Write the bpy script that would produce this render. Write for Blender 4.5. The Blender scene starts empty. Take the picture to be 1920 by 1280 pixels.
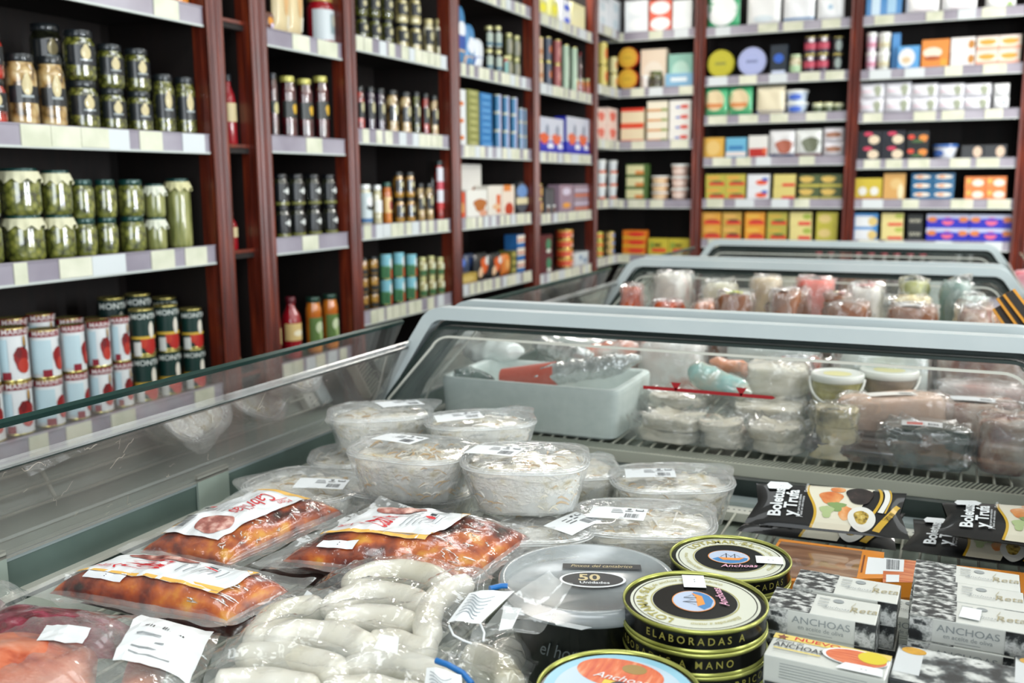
import bpy, bmesh, math, random
from mathutils import Vector, Matrix, noise
S = bpy.context.scene
COL = S.collection
R = random.Random(7)
PI = math.pi
# ------------------------------------------------------------------ camera, world, lights, exposure
CAMZ = 1.35
FPX = 1824.0
YAW, PITCH, ROLL = 0.42858, 0.16135, -0.00732
F_ = Vector((-math.sin(YAW)*math.cos(PITCH), math.cos(YAW)*math.cos(PITCH), -math.sin(PITCH)))
_r = Vector((math.cos(YAW), math.sin(YAW), 0)); _u = _r.cross(F_)
R_ = _r*math.cos(ROLL)+_u*math.sin(ROLL); U_ = -_r*math.sin(ROLL)+_u*math.cos(ROLL)
CP = Vector((0, 0, CAMZ))
cam = bpy.data.cameras.new('camera'); camo = bpy.data.objects.new('camera', cam); COL.objects.link(camo)
cam.sensor_width = 36; cam.lens = 36*FPX/1920; cam.clip_start = .05
camo.matrix_world = Matrix(((R_.x, U_.x, -F_.x, 0), (R_.y, U_.y, -F_.y, 0), (R_.z, U_.z, -F_.z, CAMZ), (0, 0, 0, 1)))
cam.dof.use_dof = True; cam.dof.focus_distance = 1.16; cam.dof.aperture_fstop = 5.0
S.camera = camo
W = bpy.data.worlds.new('world'); S.world = W; W.use_nodes = True
W.node_tree.nodes['Background'].inputs[0].default_value = (.80, .90, 1, 1)
W.node_tree.nodes['Background'].inputs[1].default_value = .12
S.view_settings.view_transform = 'Standard'; S.view_settings.look = 'None'
S.view_settings.exposure = -0.1; S.view_settings.gamma = 1
S.cycles.max_bounces = 10; S.cycles.transparent_max_bounces = 24; S.cycles.caustics_refractive = False
S.cycles.caustics_reflective = False; S.cycles.sample_clamp_indirect = 6
def area(name, loc, size, energy, color=(1, 1, 1), rot=(0, 0, 0)):
    l = bpy.data.lights.new(name, 'AREA'); l.shape = 'RECTANGLE'; l.size, l.size_y = size
    l.energy = energy; l.color = color
    o = bpy.data.objects.new(name, l); COL.objects.link(o); o.location = loc; o.rotation_euler = rot
    return o
LE = 1.0
# ceiling luminaires over the aisles and a brighter run by the back wall
for i, (x, y) in enumerate([(-.75, .2), (-.75, 1.9), (-.75, 3.6), (.95, .2), (.95, 1.9), (.95, 3.6)]):
    area('ceiling_lamp', (x, y, 2.86), (.45, 1.25), 11*LE, (.93, .98, 1))
area('back_wall_lamp', (1.25, 5.0, 2.86), (.9, .5), 85*LE, (1, .97, .92))
area('back_wall_lamp', (-2.0, 4.6, 2.86), (.3, .9), 34*LE, (1, .95, .88))
# shop front behind the camera, and two tall narrow light strips added to its right for streaks on the jars
area('window_and_streak_light', (1.0, -2.1, 1.75), (2.6, 1.6), 82*LE, (.9, .96, 1), (math.radians(84), 0, 0))
for y in (.7, 2.7):
    area('window_and_streak_light', (4.1, y, 1.65), (2.1, .07), 125*LE, (.9, .96, 1), (0, math.radians(88), 0))

def ray(px, py): return F_ + R_*((px-960)/FPX) - U_*((py-640)/FPX)
def onz(px, py, z): d = ray(px, py); return CP + d*((z-CAMZ)/d.z)
def onx(px, py, x): d = ray(px, py); return CP + d*(x/d.x)
def ony(px, py, y): d = ray(px, py); return CP + d*(y/d.y)
def depth(p): return (Vector(p)-CP).dot(F_)

# ------------------------------------------------------------------ materials
def lin(h):
    h = h.lstrip('#'); v = [int(h[i:i+2], 16)/255 for i in (0, 2, 4)]
    return tuple(c/12.92 if c <= .04045 else ((c+.055)/1.055)**2.4 for c in v)+(1,)
MC = {}
def newmat(name):
    m = bpy.data.materials.new(name); m.use_nodes = True
    nt = m.node_tree; return m, nt, nt.nodes['Principled BSDF'], nt.nodes['Material Output']
def col(h, rough=.45, metal=0, coat=0, spec=.5):
    k = (h, rough, metal, coat, spec)
    if k not in MC:
        m, nt, b, o = newmat('paint_'+h)
        b.inputs['Base Color'].default_value = lin(h); b.inputs['Roughness'].default_value = rough
        b.inputs['Metallic'].default_value = metal; b.inputs['Coat Weight'].default_value = coat
        b.inputs['Coat Roughness'].default_value = .06; b.inputs['Specular IOR Level'].default_value = spec
        MC[k] = m
    return MC[k]
def noisy(name, stops, scale=20, kind='noise', rough=.4, coat=0, detail=4, bump=0, stretch=(1, 1, 1), bscale=None, metal=0, sss=0, bdist=.002, cr_=.04, cior=1.5):
    if name in MC: return MC[name]
    m, nt, b, o = newmat(name); N = nt.nodes; L = nt.links
    tc = N.new('ShaderNodeTexCoord'); mp = N.new('ShaderNodeMapping'); mp.inputs['Scale'].default_value = stretch
    L.new(tc.outputs['Object'], mp.inputs[0])
    def tex(sc):
        if kind == 'voronoi':
            t = N.new('ShaderNodeTexVoronoi'); t.inputs['Scale'].default_value = sc; L.new(mp.outputs[0], t.inputs['Vector']); return t, t.outputs['Distance']
        t = N.new('ShaderNodeTexNoise'); t.inputs['Scale'].default_value = sc; t.inputs['Detail'].default_value = detail
        L.new(mp.outputs[0], t.inputs['Vector']); return t, t.outputs[0]
    t, out = tex(scale)
    cr = N.new('ShaderNodeValToRGB'); e = cr.color_ramp.elements
    while len(e) < len(stops): e.new(.5)
    for i, (p, h) in enumerate(stops): e[i].position = p; e[i].color = lin(h)
    L.new(out, cr.inputs[0]); L.new(cr.outputs[0], b.inputs['Base Color'])
    b.inputs['Roughness'].default_value = rough; b.inputs['Coat Weight'].default_value = coat; b.inputs['Metallic'].default_value = metal
    b.inputs['Coat Roughness'].default_value = cr_; b.inputs['Coat IOR'].default_value = cior
    if sss: b.inputs['Subsurface Weight'].default_value = sss; b.inputs['Subsurface Radius'].default_value = (.01, .008, .006)
    if bump:
        bp = N.new('ShaderNodeBump'); bp.inputs['Strength'].default_value = bump; bp.inputs['Distance'].default_value = bdist
        src = out
        if bscale: _, src = tex(bscale)
        L.new(src, bp.inputs['Height']); L.new(bp.outputs[0], b.inputs['Normal'])
    MC[name] = m; return m
def film(name, haze=.1, tint='ffffff', bump=.4, scale=40, stretch=(1, 1, 1), rough=.06, hazecol='f2f6f5', base=.0, hazescale=14, hz_contrast=True):
    """thin clear plastic or glass: see-through, with Fresnel gloss, a little haze and fine wrinkles"""
    if name in MC: return MC[name]
    m, nt, b, o = newmat(name); N = nt.nodes; L = nt.links; N.remove(b)
    tc = N.new('ShaderNodeTexCoord'); mp = N.new('ShaderNodeMapping'); mp.inputs['Scale'].default_value = stretch
    L.new(tc.outputs['Object'], mp.inputs[0])
    tr = N.new('ShaderNodeBsdfTransparent'); tr.inputs[0].default_value = lin(tint)
    gl = N.new('ShaderNodeBsdfGlossy'); gl.inputs['Roughness'].default_value = rough; gl.inputs[0].default_value = (1, 1, 1, 1)
    df = N.new('ShaderNodeBsdfDiffuse'); df.inputs[0].default_value = lin(hazecol)
    fr = N.new('ShaderNodeFresnel'); ge = N.new('ShaderNodeNewGeometry'); io = N.new('ShaderNodeMapRange')
    io.inputs['To Min'].default_value = 1.45; io.inputs['To Max'].default_value = 1/1.45; L.new(ge.outputs['Backfacing'], io.inputs[0]); L.new(io.outputs[0], fr.inputs[0])
    if bump:
        t = N.new('ShaderNodeTexNoise'); t.inputs['Scale'].default_value = scale; t.inputs['Detail'].default_value = 3
        L.new(mp.outputs[0], t.inputs['Vector'])
        bp = N.new('ShaderNodeBump'); bp.inputs['Strength'].default_value = bump; bp.inputs['Distance'].default_value = .004
        L.new(t.outputs[0], bp.inputs['Height']); L.new(bp.outputs[0], gl.inputs['Normal']); L.new(bp.outputs[0], fr.inputs['Normal'])
    ad = N.new('ShaderNodeMath'); ad.operation = 'ADD'; ad.use_clamp = True; ad.inputs[1].default_value = base; L.new(fr.outputs[0], ad.inputs[0])
    m1 = N.new('ShaderNodeMixShader'); L.new(tr.outputs[0], m1.inputs[1]); L.new(df.outputs[0], m1.inputs[2])
    if hz_contrast:
        t2 = N.new('ShaderNodeTexNoise'); t2.inputs['Scale'].default_value = hazescale; t2.inputs['Detail'].default_value = 5
        L.new(mp.outputs[0], t2.inputs['Vector'])
        mr = N.new('ShaderNodeMapRange'); mr.inputs['From Min'].default_value = .35; mr.inputs['From Max'].default_value = .75
        mr.inputs['To Min'].default_value = haze*.45; mr.inputs['To Max'].default_value = haze*2
        L.new(t2.outputs[0], mr.inputs[0]); L.new(mr.outputs[0], m1.inputs[0])
    else: m1.inputs[0].default_value = haze
    m2 = N.new('ShaderNodeMixShader'); L.new(ad.outputs[0], m2.inputs[0]); L.new(m1.outputs[0], m2.inputs[1]); L.new(gl.outputs[0], m2.inputs[2])
    L.new(m2.outputs[0], o.inputs[0])
    MC[name] = m; return m

# ------------------------------------------------------------------ mesh building
class MB:
    def __init__(s): s.v = []; s.f = []; s.m = []; s.s = []; s.mats = []
    def mi(s, m):
        if m not in s.mats: s.mats.append(m)
        return s.mats.index(m)
    def add(s, v, f, m, smooth=False):
        o = len(s.v); k = s.mi(m); s.v += [tuple(p) for p in v]
        for q in f: s.f.append([i+o for i in q]); s.m.append(k); s.s.append(smooth)
        return s
    def box(s, x0, y0, z0, x1, y1, z1, m, bev=0):
        if bev:
            bm = bmesh.new(); bmesh.ops.create_cube(bm, size=1)
            for v in bm.verts: v.co = Vector(((x0+x1)/2+v.co.x*(x1-x0), (y0+y1)/2+v.co.y*(y1-y0), (z0+z1)/2+v.co.z*(z1-z0)))
            bmesh.ops.bevel(bm, geom=bm.edges[:], offset=min(bev, .45*min(abs(x1-x0), abs(y1-y0), abs(z1-z0))), segments=2, affect='EDGES', profile=.6)
            bm.verts.index_update(); v = [p.co[:] for p in bm.verts]; f = [[q.index for q in g.verts] for g in bm.faces]; bm.free()
            return s.add(v, f, m, False)
        v = [(x, y, z) for z in (z0, z1) for y in (y0, y1) for x in (x0, x1)]
        return s.add(v, [(0, 2, 3, 1), (4, 5, 7, 6), (0, 1, 5, 4), (2, 6, 7, 3), (0, 4, 6, 2), (1, 3, 7, 5)], m)
    def lathe(s, prof, m, n=28, nexp=2.0, a=1, b=1, smooth=True, cap0=True, cap1=True, c=(0, 0, 0)):
        v = []
        for r, z in prof:
            for i in range(n):
                t = 2*PI*i/n; ct, st = math.cos(t), math.sin(t)
                if nexp != 2: ct = math.copysign(abs(ct)**(2/nexp), ct); st = math.copysign(abs(st)**(2/nexp), st)
                v.append((c[0]+r*a*ct, c[1]+r*b*st, c[2]+z))
        f = [(j*n+i, j*n+(i+1) % n, (j+1)*n+(i+1) % n, (j+1)*n+i) for j in range(len(prof)-1) for i in range(n)]
        s.add(v, f, m, smooth)
        if cap0: s.add(v[:n], [list(range(n))[::-1]], m)
        if cap1: s.add(v[-n:], [list(range(n))], m)
        return s
    def tube(s, pts, r, m, n=8, caps=True, smooth=True, rf=None):
        pts = [Vector(p) for p in pts]; v = []; up = Vector((0, 0, 1))
        for i, p in enumerate(pts):
            t = (pts[min(i+1, len(pts)-1)]-pts[max(i-1, 0)]).normalized()
            if abs(t.z) > .95: up = Vector((0, 1, 0))
            a = t.cross(up).normalized(); b = a.cross(t).normalized(); rr = r*(rf(i/(len(pts)-1)) if rf else 1)
            v += [p+(a*math.cos(2*PI*k/n)+b*math.sin(2*PI*k/n))*rr for k in range(n)]
        f = [(j*n+k, j*n+(k+1) % n, (j+1)*n+(k+1) % n, (j+1)*n+k) for j in range(len(pts)-1) for k in range(n)]
        s.add(v, f, m, smooth)
        if caps: s.add(v[:n], [list(range(n))[::-1]], m); s.add(v[-n:], [list(range(n))], m)
        return s
    def grid(s, fn, nu, nv, m, smooth=True, skip=None):
        v = [fn(i/nu, j/nv) for j in range(nv+1) for i in range(nu+1)]
        f = [(j*(nu+1)+i, j*(nu+1)+i+1, (j+1)*(nu+1)+i+1, (j+1)*(nu+1)+i) for j in range(nv) for i in range(nu) if not (skip and skip((i+.5)/nu, (j+.5)/nv))]
        return s.add(v, f, m, smooth)
    def xf(s, M):
        s.v = [tuple(M @ Vector(p)) for p in s.v]; return s
def mesh_of(mb, name):
    me = bpy.data.meshes.new(name); me.from_pydata(mb.v, [], mb.f)
    for m in mb.mats: me.materials.append(m)
    me.polygons.foreach_set('material_index', mb.m); me.polygons.foreach_set('use_smooth', mb.s); me.update()
    return me
def obj(name, mb, parent=None, loc=None, **kw):
    o = bpy.data.objects.new(name, mesh_of(mb, name) if isinstance(mb, MB) else mb); COL.objects.link(o)
    if parent: o.parent = parent
    if loc is not None: o.location = loc
    for k, v in kw.items(): o[k] = v
    return o
def thing(name, label, cat, loc=(0, 0, 0), rz=0, group=None):
    o = bpy.data.objects.new(name, None); COL.objects.link(o); o.empty_display_size = .02
    o.location = loc; o.rotation_euler = (0, 0, rz); o['label'] = label; o['category'] = cat
    if group: o['group'] = group
    return o
KIDS = {}
def dup(root, loc, rz, label, group):
    r = root.copy(); COL.objects.link(r); r.location = loc; r.rotation_euler = (0, 0, rz); r['label'] = label
    if group: r['group'] = group
    for ch in root.children:
        c = ch.copy(); COL.objects.link(c); c.parent = r
        for g in ch.children:
            d = g.copy(); COL.objects.link(d); d.parent = c
    return r

# ------------------------------------------------------------------ flat artwork mapped on to surfaces
TXT = {}
def text2d(s, bold=0.0):
    k = (s, bold)
    if k not in TXT:
        c = bpy.data.curves.new('t', 'FONT'); c.body = s; c.size = 1; c.offset = bold; c.resolution_u = 3
        c.align_x = 'CENTER'; c.align_y = 'CENTER'
        o = bpy.data.objects.new('t', c); COL.objects.link(o); dg = bpy.context.evaluated_depsgraph_get()
        me = bpy.data.meshes.new_from_object(o.evaluated_get(dg))
        TXT[k] = ([tuple(v.co) for v in me.vertices], [list(p.vertices) for p in me.polygons])
        bpy.data.objects.remove(o); bpy.data.meshes.remove(me); bpy.data.curves.remove(c)
    return TXT[k]
class Art:
    def __init__(s): s.p = []; s.l = 0
    def rect(s, x0, y0, x1, y1, m, n=1, k=1, top=True):
        s.l += 1
        v = [(x0+(x1-x0)*i/n, y0+(y1-y0)*j/k, s.l) for j in range(k+1) for i in range(n+1)]
        f = [(j*(n+1)+i, j*(n+1)+i+1, (j+1)*(n+1)+i+1, (j+1)*(n+1)+i) for j in range(k) for i in range(n)]
        s.p.append((v, f, m)); return s
    def ell(s, cx, cy, rx, ry, m, n=20, rings=3, a0=0, a1=2*PI, wob=0, seed=0):
        s.l += 1; v = [(cx, cy, s.l)]; full = abs(a1-a0-2*PI) < 1e-6
        for j in range(1, rings+1):
            for i in range(n+(0 if full else 1)):
                t = a0+(a1-a0)*i/n; w = 1+wob*math.sin(3*t+seed)+wob*.6*math.sin(5*t+2*seed)
                v.append((cx+rx*w*math.cos(t)*j/rings, cy+ry*w*math.sin(t)*j/rings, s.l))
        k = n if full else n+1; f = []
        for i in range(n):
            i2 = (i+1) % k
            f.append((0, 1+i, 1+i2))
            for j in range(rings-1): f.append((1+j*k+i, 1+(j+1)*k+i, 1+(j+1)*k+i2, 1+j*k+i2))
        s.p.append((v, f, m)); return s
    def ring(s, cx, cy, r0, r1, m, n=48, ay=1):
        s.l += 1; v = []
        for r in (r0, r1): v += [(cx+r*math.cos(2*PI*i/n), cy+r*ay*math.sin(2*PI*i/n), s.l) for i in range(n)]
        s.p.append((v, [(i, n+i, n+(i+1) % n, (i+1) % n) for i in range(n)], m)); return s
    def poly(s, pts, m, strip=False):
        s.l += 1
        if strip:   # pts = list of (x, ylow, yhigh)
            v = []
            for x, a, b in pts: v += [(x, a, s.l), (x, b, s.l)]
            s.p.append((v, [(2*i, 2*i+2, 2*i+3, 2*i+1) for i in range(len(pts)-1)], m))
        else: s.p.append(([(x, y, s.l) for x, y in pts], [list(range(len(pts)))], m))
        return s
    def line(s, pts, w, m):
        s.l += 1; v = []
        for i, (x, y) in enumerate(pts):
            ax, ay = pts[max(i-1, 0)]; bx, by = pts[min(i+1, len(pts)-1)]; d = math.hypot(bx-ax, by-ay) or 1
            nx, ny = -(by-ay)/d*w/2, (bx-ax)/d*w/2; v += [(x-nx, y-ny, s.l), (x+nx, y+ny, s.l)]
        s.p.append((v, [(2*i, 2*i+2, 2*i+3, 2*i+1) for i in range(len(pts)-1)], m)); return s
    def text(s, t, cx, cy, size, m, rot=0, sx=1, shear=0, bold=0, arc=None):
        """arc=(cx,cy,r,a0): letters run on a circle, centred at angle a0"""
        s.l += 1; V, Fc = text2d(t, bold); o = []
        for x, y, _ in V:
            x = (x+shear*y)*size*sx; y = y*size
            if arc:
                r = arc[2]+y; a = arc[3]-x/arc[2]; o.append((arc[0]+r*math.cos(a), arc[1]+r*math.sin(a), s.l))
            else: o.append((cx+x*math.cos(rot)-y*math.sin(rot), cy+x*math.sin(rot)+y*math.cos(rot), s.l))
        s.p.append((o, Fc, m)); return s
    def barcode(s, x0, y0, x1, y1, m, n=14, rr=R, vert=True):
        s.l += 1; v = []; f = []
        t = 0.0
        for i in range(n):
            w = rr.uniform(.25, .75)/n; a, b = i/n, i/n+w
            if vert: q = [(x0+(x1-x0)*a, y0), (x0+(x1-x0)*b, y0), (x0+(x1-x0)*b, y1), (x0+(x1-x0)*a, y1)]
            else: q = [(x0, y0+(y1-y0)*a), (x1, y0+(y1-y0)*a), (x1, y0+(y1-y0)*b), (x0, y0+(y1-y0)*b)]
            k = len(v); v += [(p[0], p[1], s.l) for p in q]; f.append((k, k+1, k+2, k+3))
        s.p.append((v, f, m)); return s
    def to(s, fn, mb=None, M=None):
        mb = mb or MB()
        for v, f, m in s.p:
            mb.add([fn(*q) for q in (v if not M else [(*M(q[0], q[1]), q[2]) for q in v])], f, m)
        return mb
def on_front(d, e=.0004): return lambda x, y, l: (x, -d-e*l, y)
def on_cyl(rad, e=.0004): return lambda x, y, l: ((rad+e*l)*math.sin(x/rad), -(rad+e*l)*math.cos(x/rad), y)
def on_top(z, e=.0002): return lambda x, y, l: (x, y, z+e*l)

# ------------------------------------------------------------------ common materials
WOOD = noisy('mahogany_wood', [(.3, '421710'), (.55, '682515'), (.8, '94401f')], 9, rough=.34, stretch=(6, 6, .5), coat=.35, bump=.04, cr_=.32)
WOOD_SHADE = noisy('shaded_mahogany_wood', [(.3, '0d0706'), (.7, '180c09')], 9, rough=.7, stretch=(6, 6, .5))  # same mahogany, darkened to paint in the shade inside the shelves
RAIL = noisy('price_rail_plastic', [(.35, '8d8794'), (.65, 'aaa6b2')], 4, rough=.3)
RAILB = col('c2c9c6', .3)
TAG = noisy('cream_price_card', [(.35, 'c9cdb6'), (.65, 'dfe0cd')], 12, rough=.6)
TAGW = col('d3dadd', .4)
GOLD = noisy('gold_tinplate', [(.3, 'a89a4a'), (.7, 'd6cb84')], 30, rough=.25, metal=.85)
WHITE = noisy('white_enamel', [(.4, 'c3cfd2'), (.7, 'ccd6d8')], 6, rough=.3)
CREAM = col('d8d9cf', .35)
BLACK = col('0e1112', .4)
INK = col('30343a', .6)
PAPER = col('e6ebee', .55)
# ------------------------------------------------------------------ the room
def struct(name, mb, **kw):
    return obj(name, mb, kind='structure', **kw)
TILE = noisy('floor_tile', [(.3, '8b8378'), (.7, 'a49c8f')], 3, rough=.35)
PLAST = col('cfcabf', .8)
struct('floor', MB().box(-2.4, -2.2, -.05, 4.2, 6.35, 0, TILE))
struct('ceiling', MB().box(-2.4, -2.2, 2.95, 4.2, 6.35, 3.0, PLAST))
struct('wall_left', MB().box(-2.45, -2.2, 0, -2.36, 6.35, 3.0, PLAST))
struct('wall_back', MB().box(-2.36, 6.27, 0, 4.2, 6.35, 3.0, PLAST))
struct('wall_right', MB().box(4.2, -2.2, 0, 4.28, 6.35, 3.0, PLAST))
# ------------------------------------------------------------------ shelving
XL, YB = -1.95, 5.866
LIPH, SH = .056, .05
ORD = 'first second third fourth fifth sixth seventh eighth ninth tenth eleventh twelfth thirteenth fourteenth fifteenth sixteenth'.split()
def pilaster_mb(x0, w, z1, grooves=5, m=WOOD):
    mb = MB(); n = grooves*6; pts = []
    for i in range(n+1):
        t = i/n; g = math.sin(PI*((t-.12)/.76*grooves) % PI) if .12 < t < .88 else 0
        pts.append((x0+w*t, -.022+.006*abs(g)))
    v = [(x, y, z) for z in (0, z1) for x, y in pts]
    k = n+1; mb.add(v, [(i, i+1, k+i+1, k+i) for i in range(n)], m)
    mb.box(x0, -.016, 0, x0+.004, .03, z1, m); mb.box(x0+w-.004, -.016, 0, x0+w, .03, z1, m); mb.box(x0+.002, 0, 0, x0+w-.002, .03, z1, m)
    return mb
def shelving(label, loc, rz, w, lips, post=None, post0=None, wood_lips=False, tagstyle=0, open_left=False, open_right=False, tagx=None, h=2.62, side=True):
    t = thing('wall_shelving_unit', label, 'shelves', loc, rz, None)
    obj('back_panel', MB().box(0, .345, 0, w, .36, h, WOOD_SHADE), t)
    if post: obj('pilaster', pilaster_mb(w, post, h), t)
    if post0: obj('pilaster', pilaster_mb(-post0, post0, h), t)
    if side and not open_right: obj('side_panel', MB().box(w, .0, 0, w+.018, .345, h, WOOD_SHADE).box(w-.001, -.0005, 0, w+.018, .03, h, WOOD), t)  # front edge in the lit wood tone, depth in the shaded one
    if side and not open_left: obj('side_panel', MB().box(-.018, .0, 0, 0, .345, h, WOOD_SHADE), t)
    obj('plinth', MB().box(0, .02, 0, w, .05, .1, WOOD_SHADE), t)
    for k, z in enumerate(lips):
        s = obj('shelf', MB().box(.001, .003, z+SH-.022, w-.001, .34, z+SH, WOOD_SHADE).box(.001, -.001, z+SH-.006, w-.001, .003, z+SH+.004, WOOD), t)
        if wood_lips:
            continue
        lp = MB().box(.002, -.010, z+.004, w-.002, -.002, z+LIPH-.004, RAIL).box(.002, -.013, z, w-.002, -.002, z+.006, RAILB).box(.002, -.013, z+LIPH-.004, w-.002, -.002, z+LIPH-.001, RAIL)
        obj('price_rail', lp, s)
        if tagx and k in tagx:
            tg = tagx[k]
        else:
            tg = []; x = R.uniform(.01, .06)
            while x < w-.055:
                tw = R.choice([.04, .045, .05]) if rz else R.choice([.085, .1, .11]); tg.append((x, x+tw)); x += tw+(R.choice([.004, .006, .02, .035, .05]) if rz else R.choice([.03, .07, .1, .16]))
        for a, b in tg:
            if b < w-.002: obj('price_tag', MB().box(a, -.0135, z+.007+R.uniform(-.004, .0), b, -.0102, z+LIPH-.003, R.choice([TAG, TAG, TAG, TAGW])), s)
    return t
def ty(px, z, y0): return onx(px, 300, XL).y-y0
LOW = [.42, .14]
BAYS = {}
def bay(key, phrase, wall, a, b, lips, low=LOW, **kw):
    BAYS[key] = (wall, lips, phrase)
    rz, loc = (PI/2, (XL, a, 0)) if wall == 'L' else (0, (a, YB, 0))
    return shelving('dark mahogany wall shelving, ' + phrase + ', with price rails', loc, rz, b-a, lips+low, **kw)
def tg(y0, prs): return [(ty(a, 0, y0), ty(b, 0, y0)) for a, b in prs]
bay('a', 'bay of pickle jars at the photo edge', 'L', .95, 2.199, [1.783, 1.437, 1.126, .722], post=.067, open_left=True,
    tagx={0: tg(.95, [(60, 110), (300, 345)]), 1: tg(.95, [(36, 92), (93, 148), (149, 200), (200, 238), (258, 300), (338, 379)]), 2: tg(.95, [(0, 26), (88, 150), (151, 215), (265, 309), (330, 371)]),
          3: tg(.95, [(0, 38), (75, 125), (165, 213), (332, 370)])})
bay('n', 'narrow slot of red bottles between two posts', 'L', 2.266, 2.384, [1.77, 1.415, 1.105, .73], post=.076, wood_lips=True)
bay('b', 'bay of tall red jars beside the narrow slot', 'L', 2.46, 2.872, [1.765, 1.447, 1.131, .73], post=.069, tagx={0: tg(2.46, [(552, 583), (598, 634)]), 1: tg(2.46, [(570, 599)]), 2: tg(2.46, [(555, 585)])})
bay('c', 'third wide bay holding rows of mixed preserves', 'L', 2.941, 3.63, [1.807, 1.490, 1.150, .840], post=.086)
bay('d', 'fourth wide bay with blue and gold lidded tins', 'L', 3.716, 4.493, [2.13, 1.796, 1.458, 1.150, .862], post=.081)
bay('e', 'fifth bay holding blue boxes of breadsticks', 'L', 4.574, 5.373, [2.125, 1.79, 1.452, 1.140, .83], post=.063)
bay('f', 'short corner bay on the side wall', 'L', 5.436, 5.866, [2.196, 1.857, 1.546, 1.197, .85], side=False)
bay('g', 'back wall bay filling the corner', 'B', XL-.34, -1.476, [2.19, 1.860, 1.546, 1.190, .85], post=.064, open_left=True, side=True)
bay('h', 'back wall middle bay with two round tins', 'B', -1.412, -.603, [2.184, 1.903, 1.680, 1.437, 1.194, .955, .66], post=.06)
bay('i', 'back wall bay with blue boxes near the base', 'B', -.543, .261, [2.184, 1.896, 1.665, 1.411, 1.192, .965, .66], post=.07)
bay('j', 'back wall bay past the last post', 'B', .331, 1.2, [2.184, 1.896, 1.665, 1.411, 1.192, .965, .66], post=.07)

# ------------------------------------------------------------------ shelf products
VOR = dict(kind='voronoi', rough=.25, coat=1, cior=1.9)
CONT = {
 'olive': noisy('green_olives', [(.1, '8a8a3e'), (.5, '55591f'), (.8, '23270f')], 75, bump=.3, **VOR),
 'pickle': noisy('gherkins', [(.05, '9a9a4a'), (.5, '6a7030'), (.85, '2a3014')], 60, bump=.3, **VOR),
 'spear': noisy('long_green_beans', [(.3, '5c6436'), (.5, '8b8f55'), (.7, 'a9a972')], 30, rough=.2, coat=1, stretch=(3, 3, .35)),
 'cream': noisy('cream_mushrooms', [(.1, 'd9c592'), (.55, 'b08e55'), (.85, '4d3a1c')], 42, bump=.4, **VOR),
 'palecream': noisy('pale_artichokes', [(.1, 'ded7a8'), (.6, 'b5a76b'), (.9, '4c4724')], 48, bump=.3, **VOR),
 'dark': noisy('dark_olives', [(.1, '34361f'), (.6, '1f2115'), (.9, '0d0e0a')], 60, **VOR),
 'red': noisy('red_peppers', [(.1, 'c4301c'), (.6, '8e1a12'), (.9, '4a0c09')], 40, **VOR),
 'darkred': noisy('dark_red_preserve', [(.1, '5e141a'), (.6, '3c0c12'), (.9, '1d0608')], 25, **VOR),
 'juice': noisy('red_sauce', [(.3, '8c0f1c'), (.7, 'b01826')], 8, rough=.2, coat=1),
 'orange': noisy('orange_sauce', [(.3, 'b85a14'), (.7, 'd98a2c')], 12, rough=.2, coat=1),
 'gold': noisy('gold_preserve', [(.1, 'c79a35'), (.6, '94671c'), (.9, '3c2a0c')], 45, **VOR),
 'white': noisy('white_beans', [(.1, 'e8e5d2'), (.6, 'c0b78c'), (.9, '766b45')], 50, **VOR),
 'purple': noisy('purple_olives', [(.1, '4a2a4a'), (.6, '2a1730'), (.9, '120a16')], 50, **VOR),
}
def parse_art(spec, A, w, h, z0=0, seg=1):
    for it in spec.split(';'):
        p = it.strip().split(':')
        if not p or not p[0]: continue
        k = p[0]; q = []
        for c in p[1:]:
            try: q.append(float(c))
            except ValueError: q.append(c)
        hx = p[5] if k == 'e' else p[-1]
        m = col(hx, .45, coat=.2)
        if k == 'b': A.rect(-w/2*A.arc, z0+q[0]*h, w/2*A.arc, z0+q[1]*h, m, n=seg)
        elif k == 'r': A.rect(q[0]*w, z0+q[1]*h, q[2]*w, z0+q[3]*h, m, n=max(1, int(abs(q[2]-q[0])*seg)+1 if seg > 1 else 1))
        elif k == 'e': A.ell(q[0]*w, z0+q[1]*h, q[2]*w, q[3]*h, m, n=16, rings=3 if seg > 1 else 1, wob=q[5] if len(q) > 5 else 0)
        elif k == 't': A.text(str(p[1]), q[1]*w, z0+q[2]*h, q[3]*h, m, bold=.012)
    return A
def mk_jar(t, w, h, c, lid, lab, art, collar=None, n=24):
    r = w/2; lh = min(.016, h*.13); b = h-lh
    pr = [(r*.86, 0), (r*.97, .004), (r, .012), (r, b*.80), (r*.97, b*.87), (r*.86, b*.93), (r*.82, b)]
    obj('filled_glass', MB().lathe(pr, CONT[c], n), t)
    obj('lid', MB().lathe([(r*.87, b-.002), (r*.9, b), (r*.9, h-.003), (r*.86, h)], col(lid, .3, .3, .5), n), t)
    if lab:
        A = Art(); A.arc = 1; z0, z1, hx = lab; A.rect(-w*.62, b*z0, w*.62, b*z1, col(hx, .4, coat=.6), n=14)
        A.arc = 1.24; parse_art(art, A, w, b, 0, 12)
        obj('label', A.to(on_cyl(r+.0006)), t)
    if collar:
        mb = MB(); m = col(collar, .7)
        def fr(u, v):
            a = 2*PI*u; zz = h-lh*.5-v*(.022+.006*math.sin(a*9)); rr = r*.95+v*.006+.003*v*math.sin(a*14)
            return (rr*math.cos(a), rr*math.sin(a), zz)
        mb.grid(fr, 48, 4, m); obj('paper_collar', mb, t)
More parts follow.
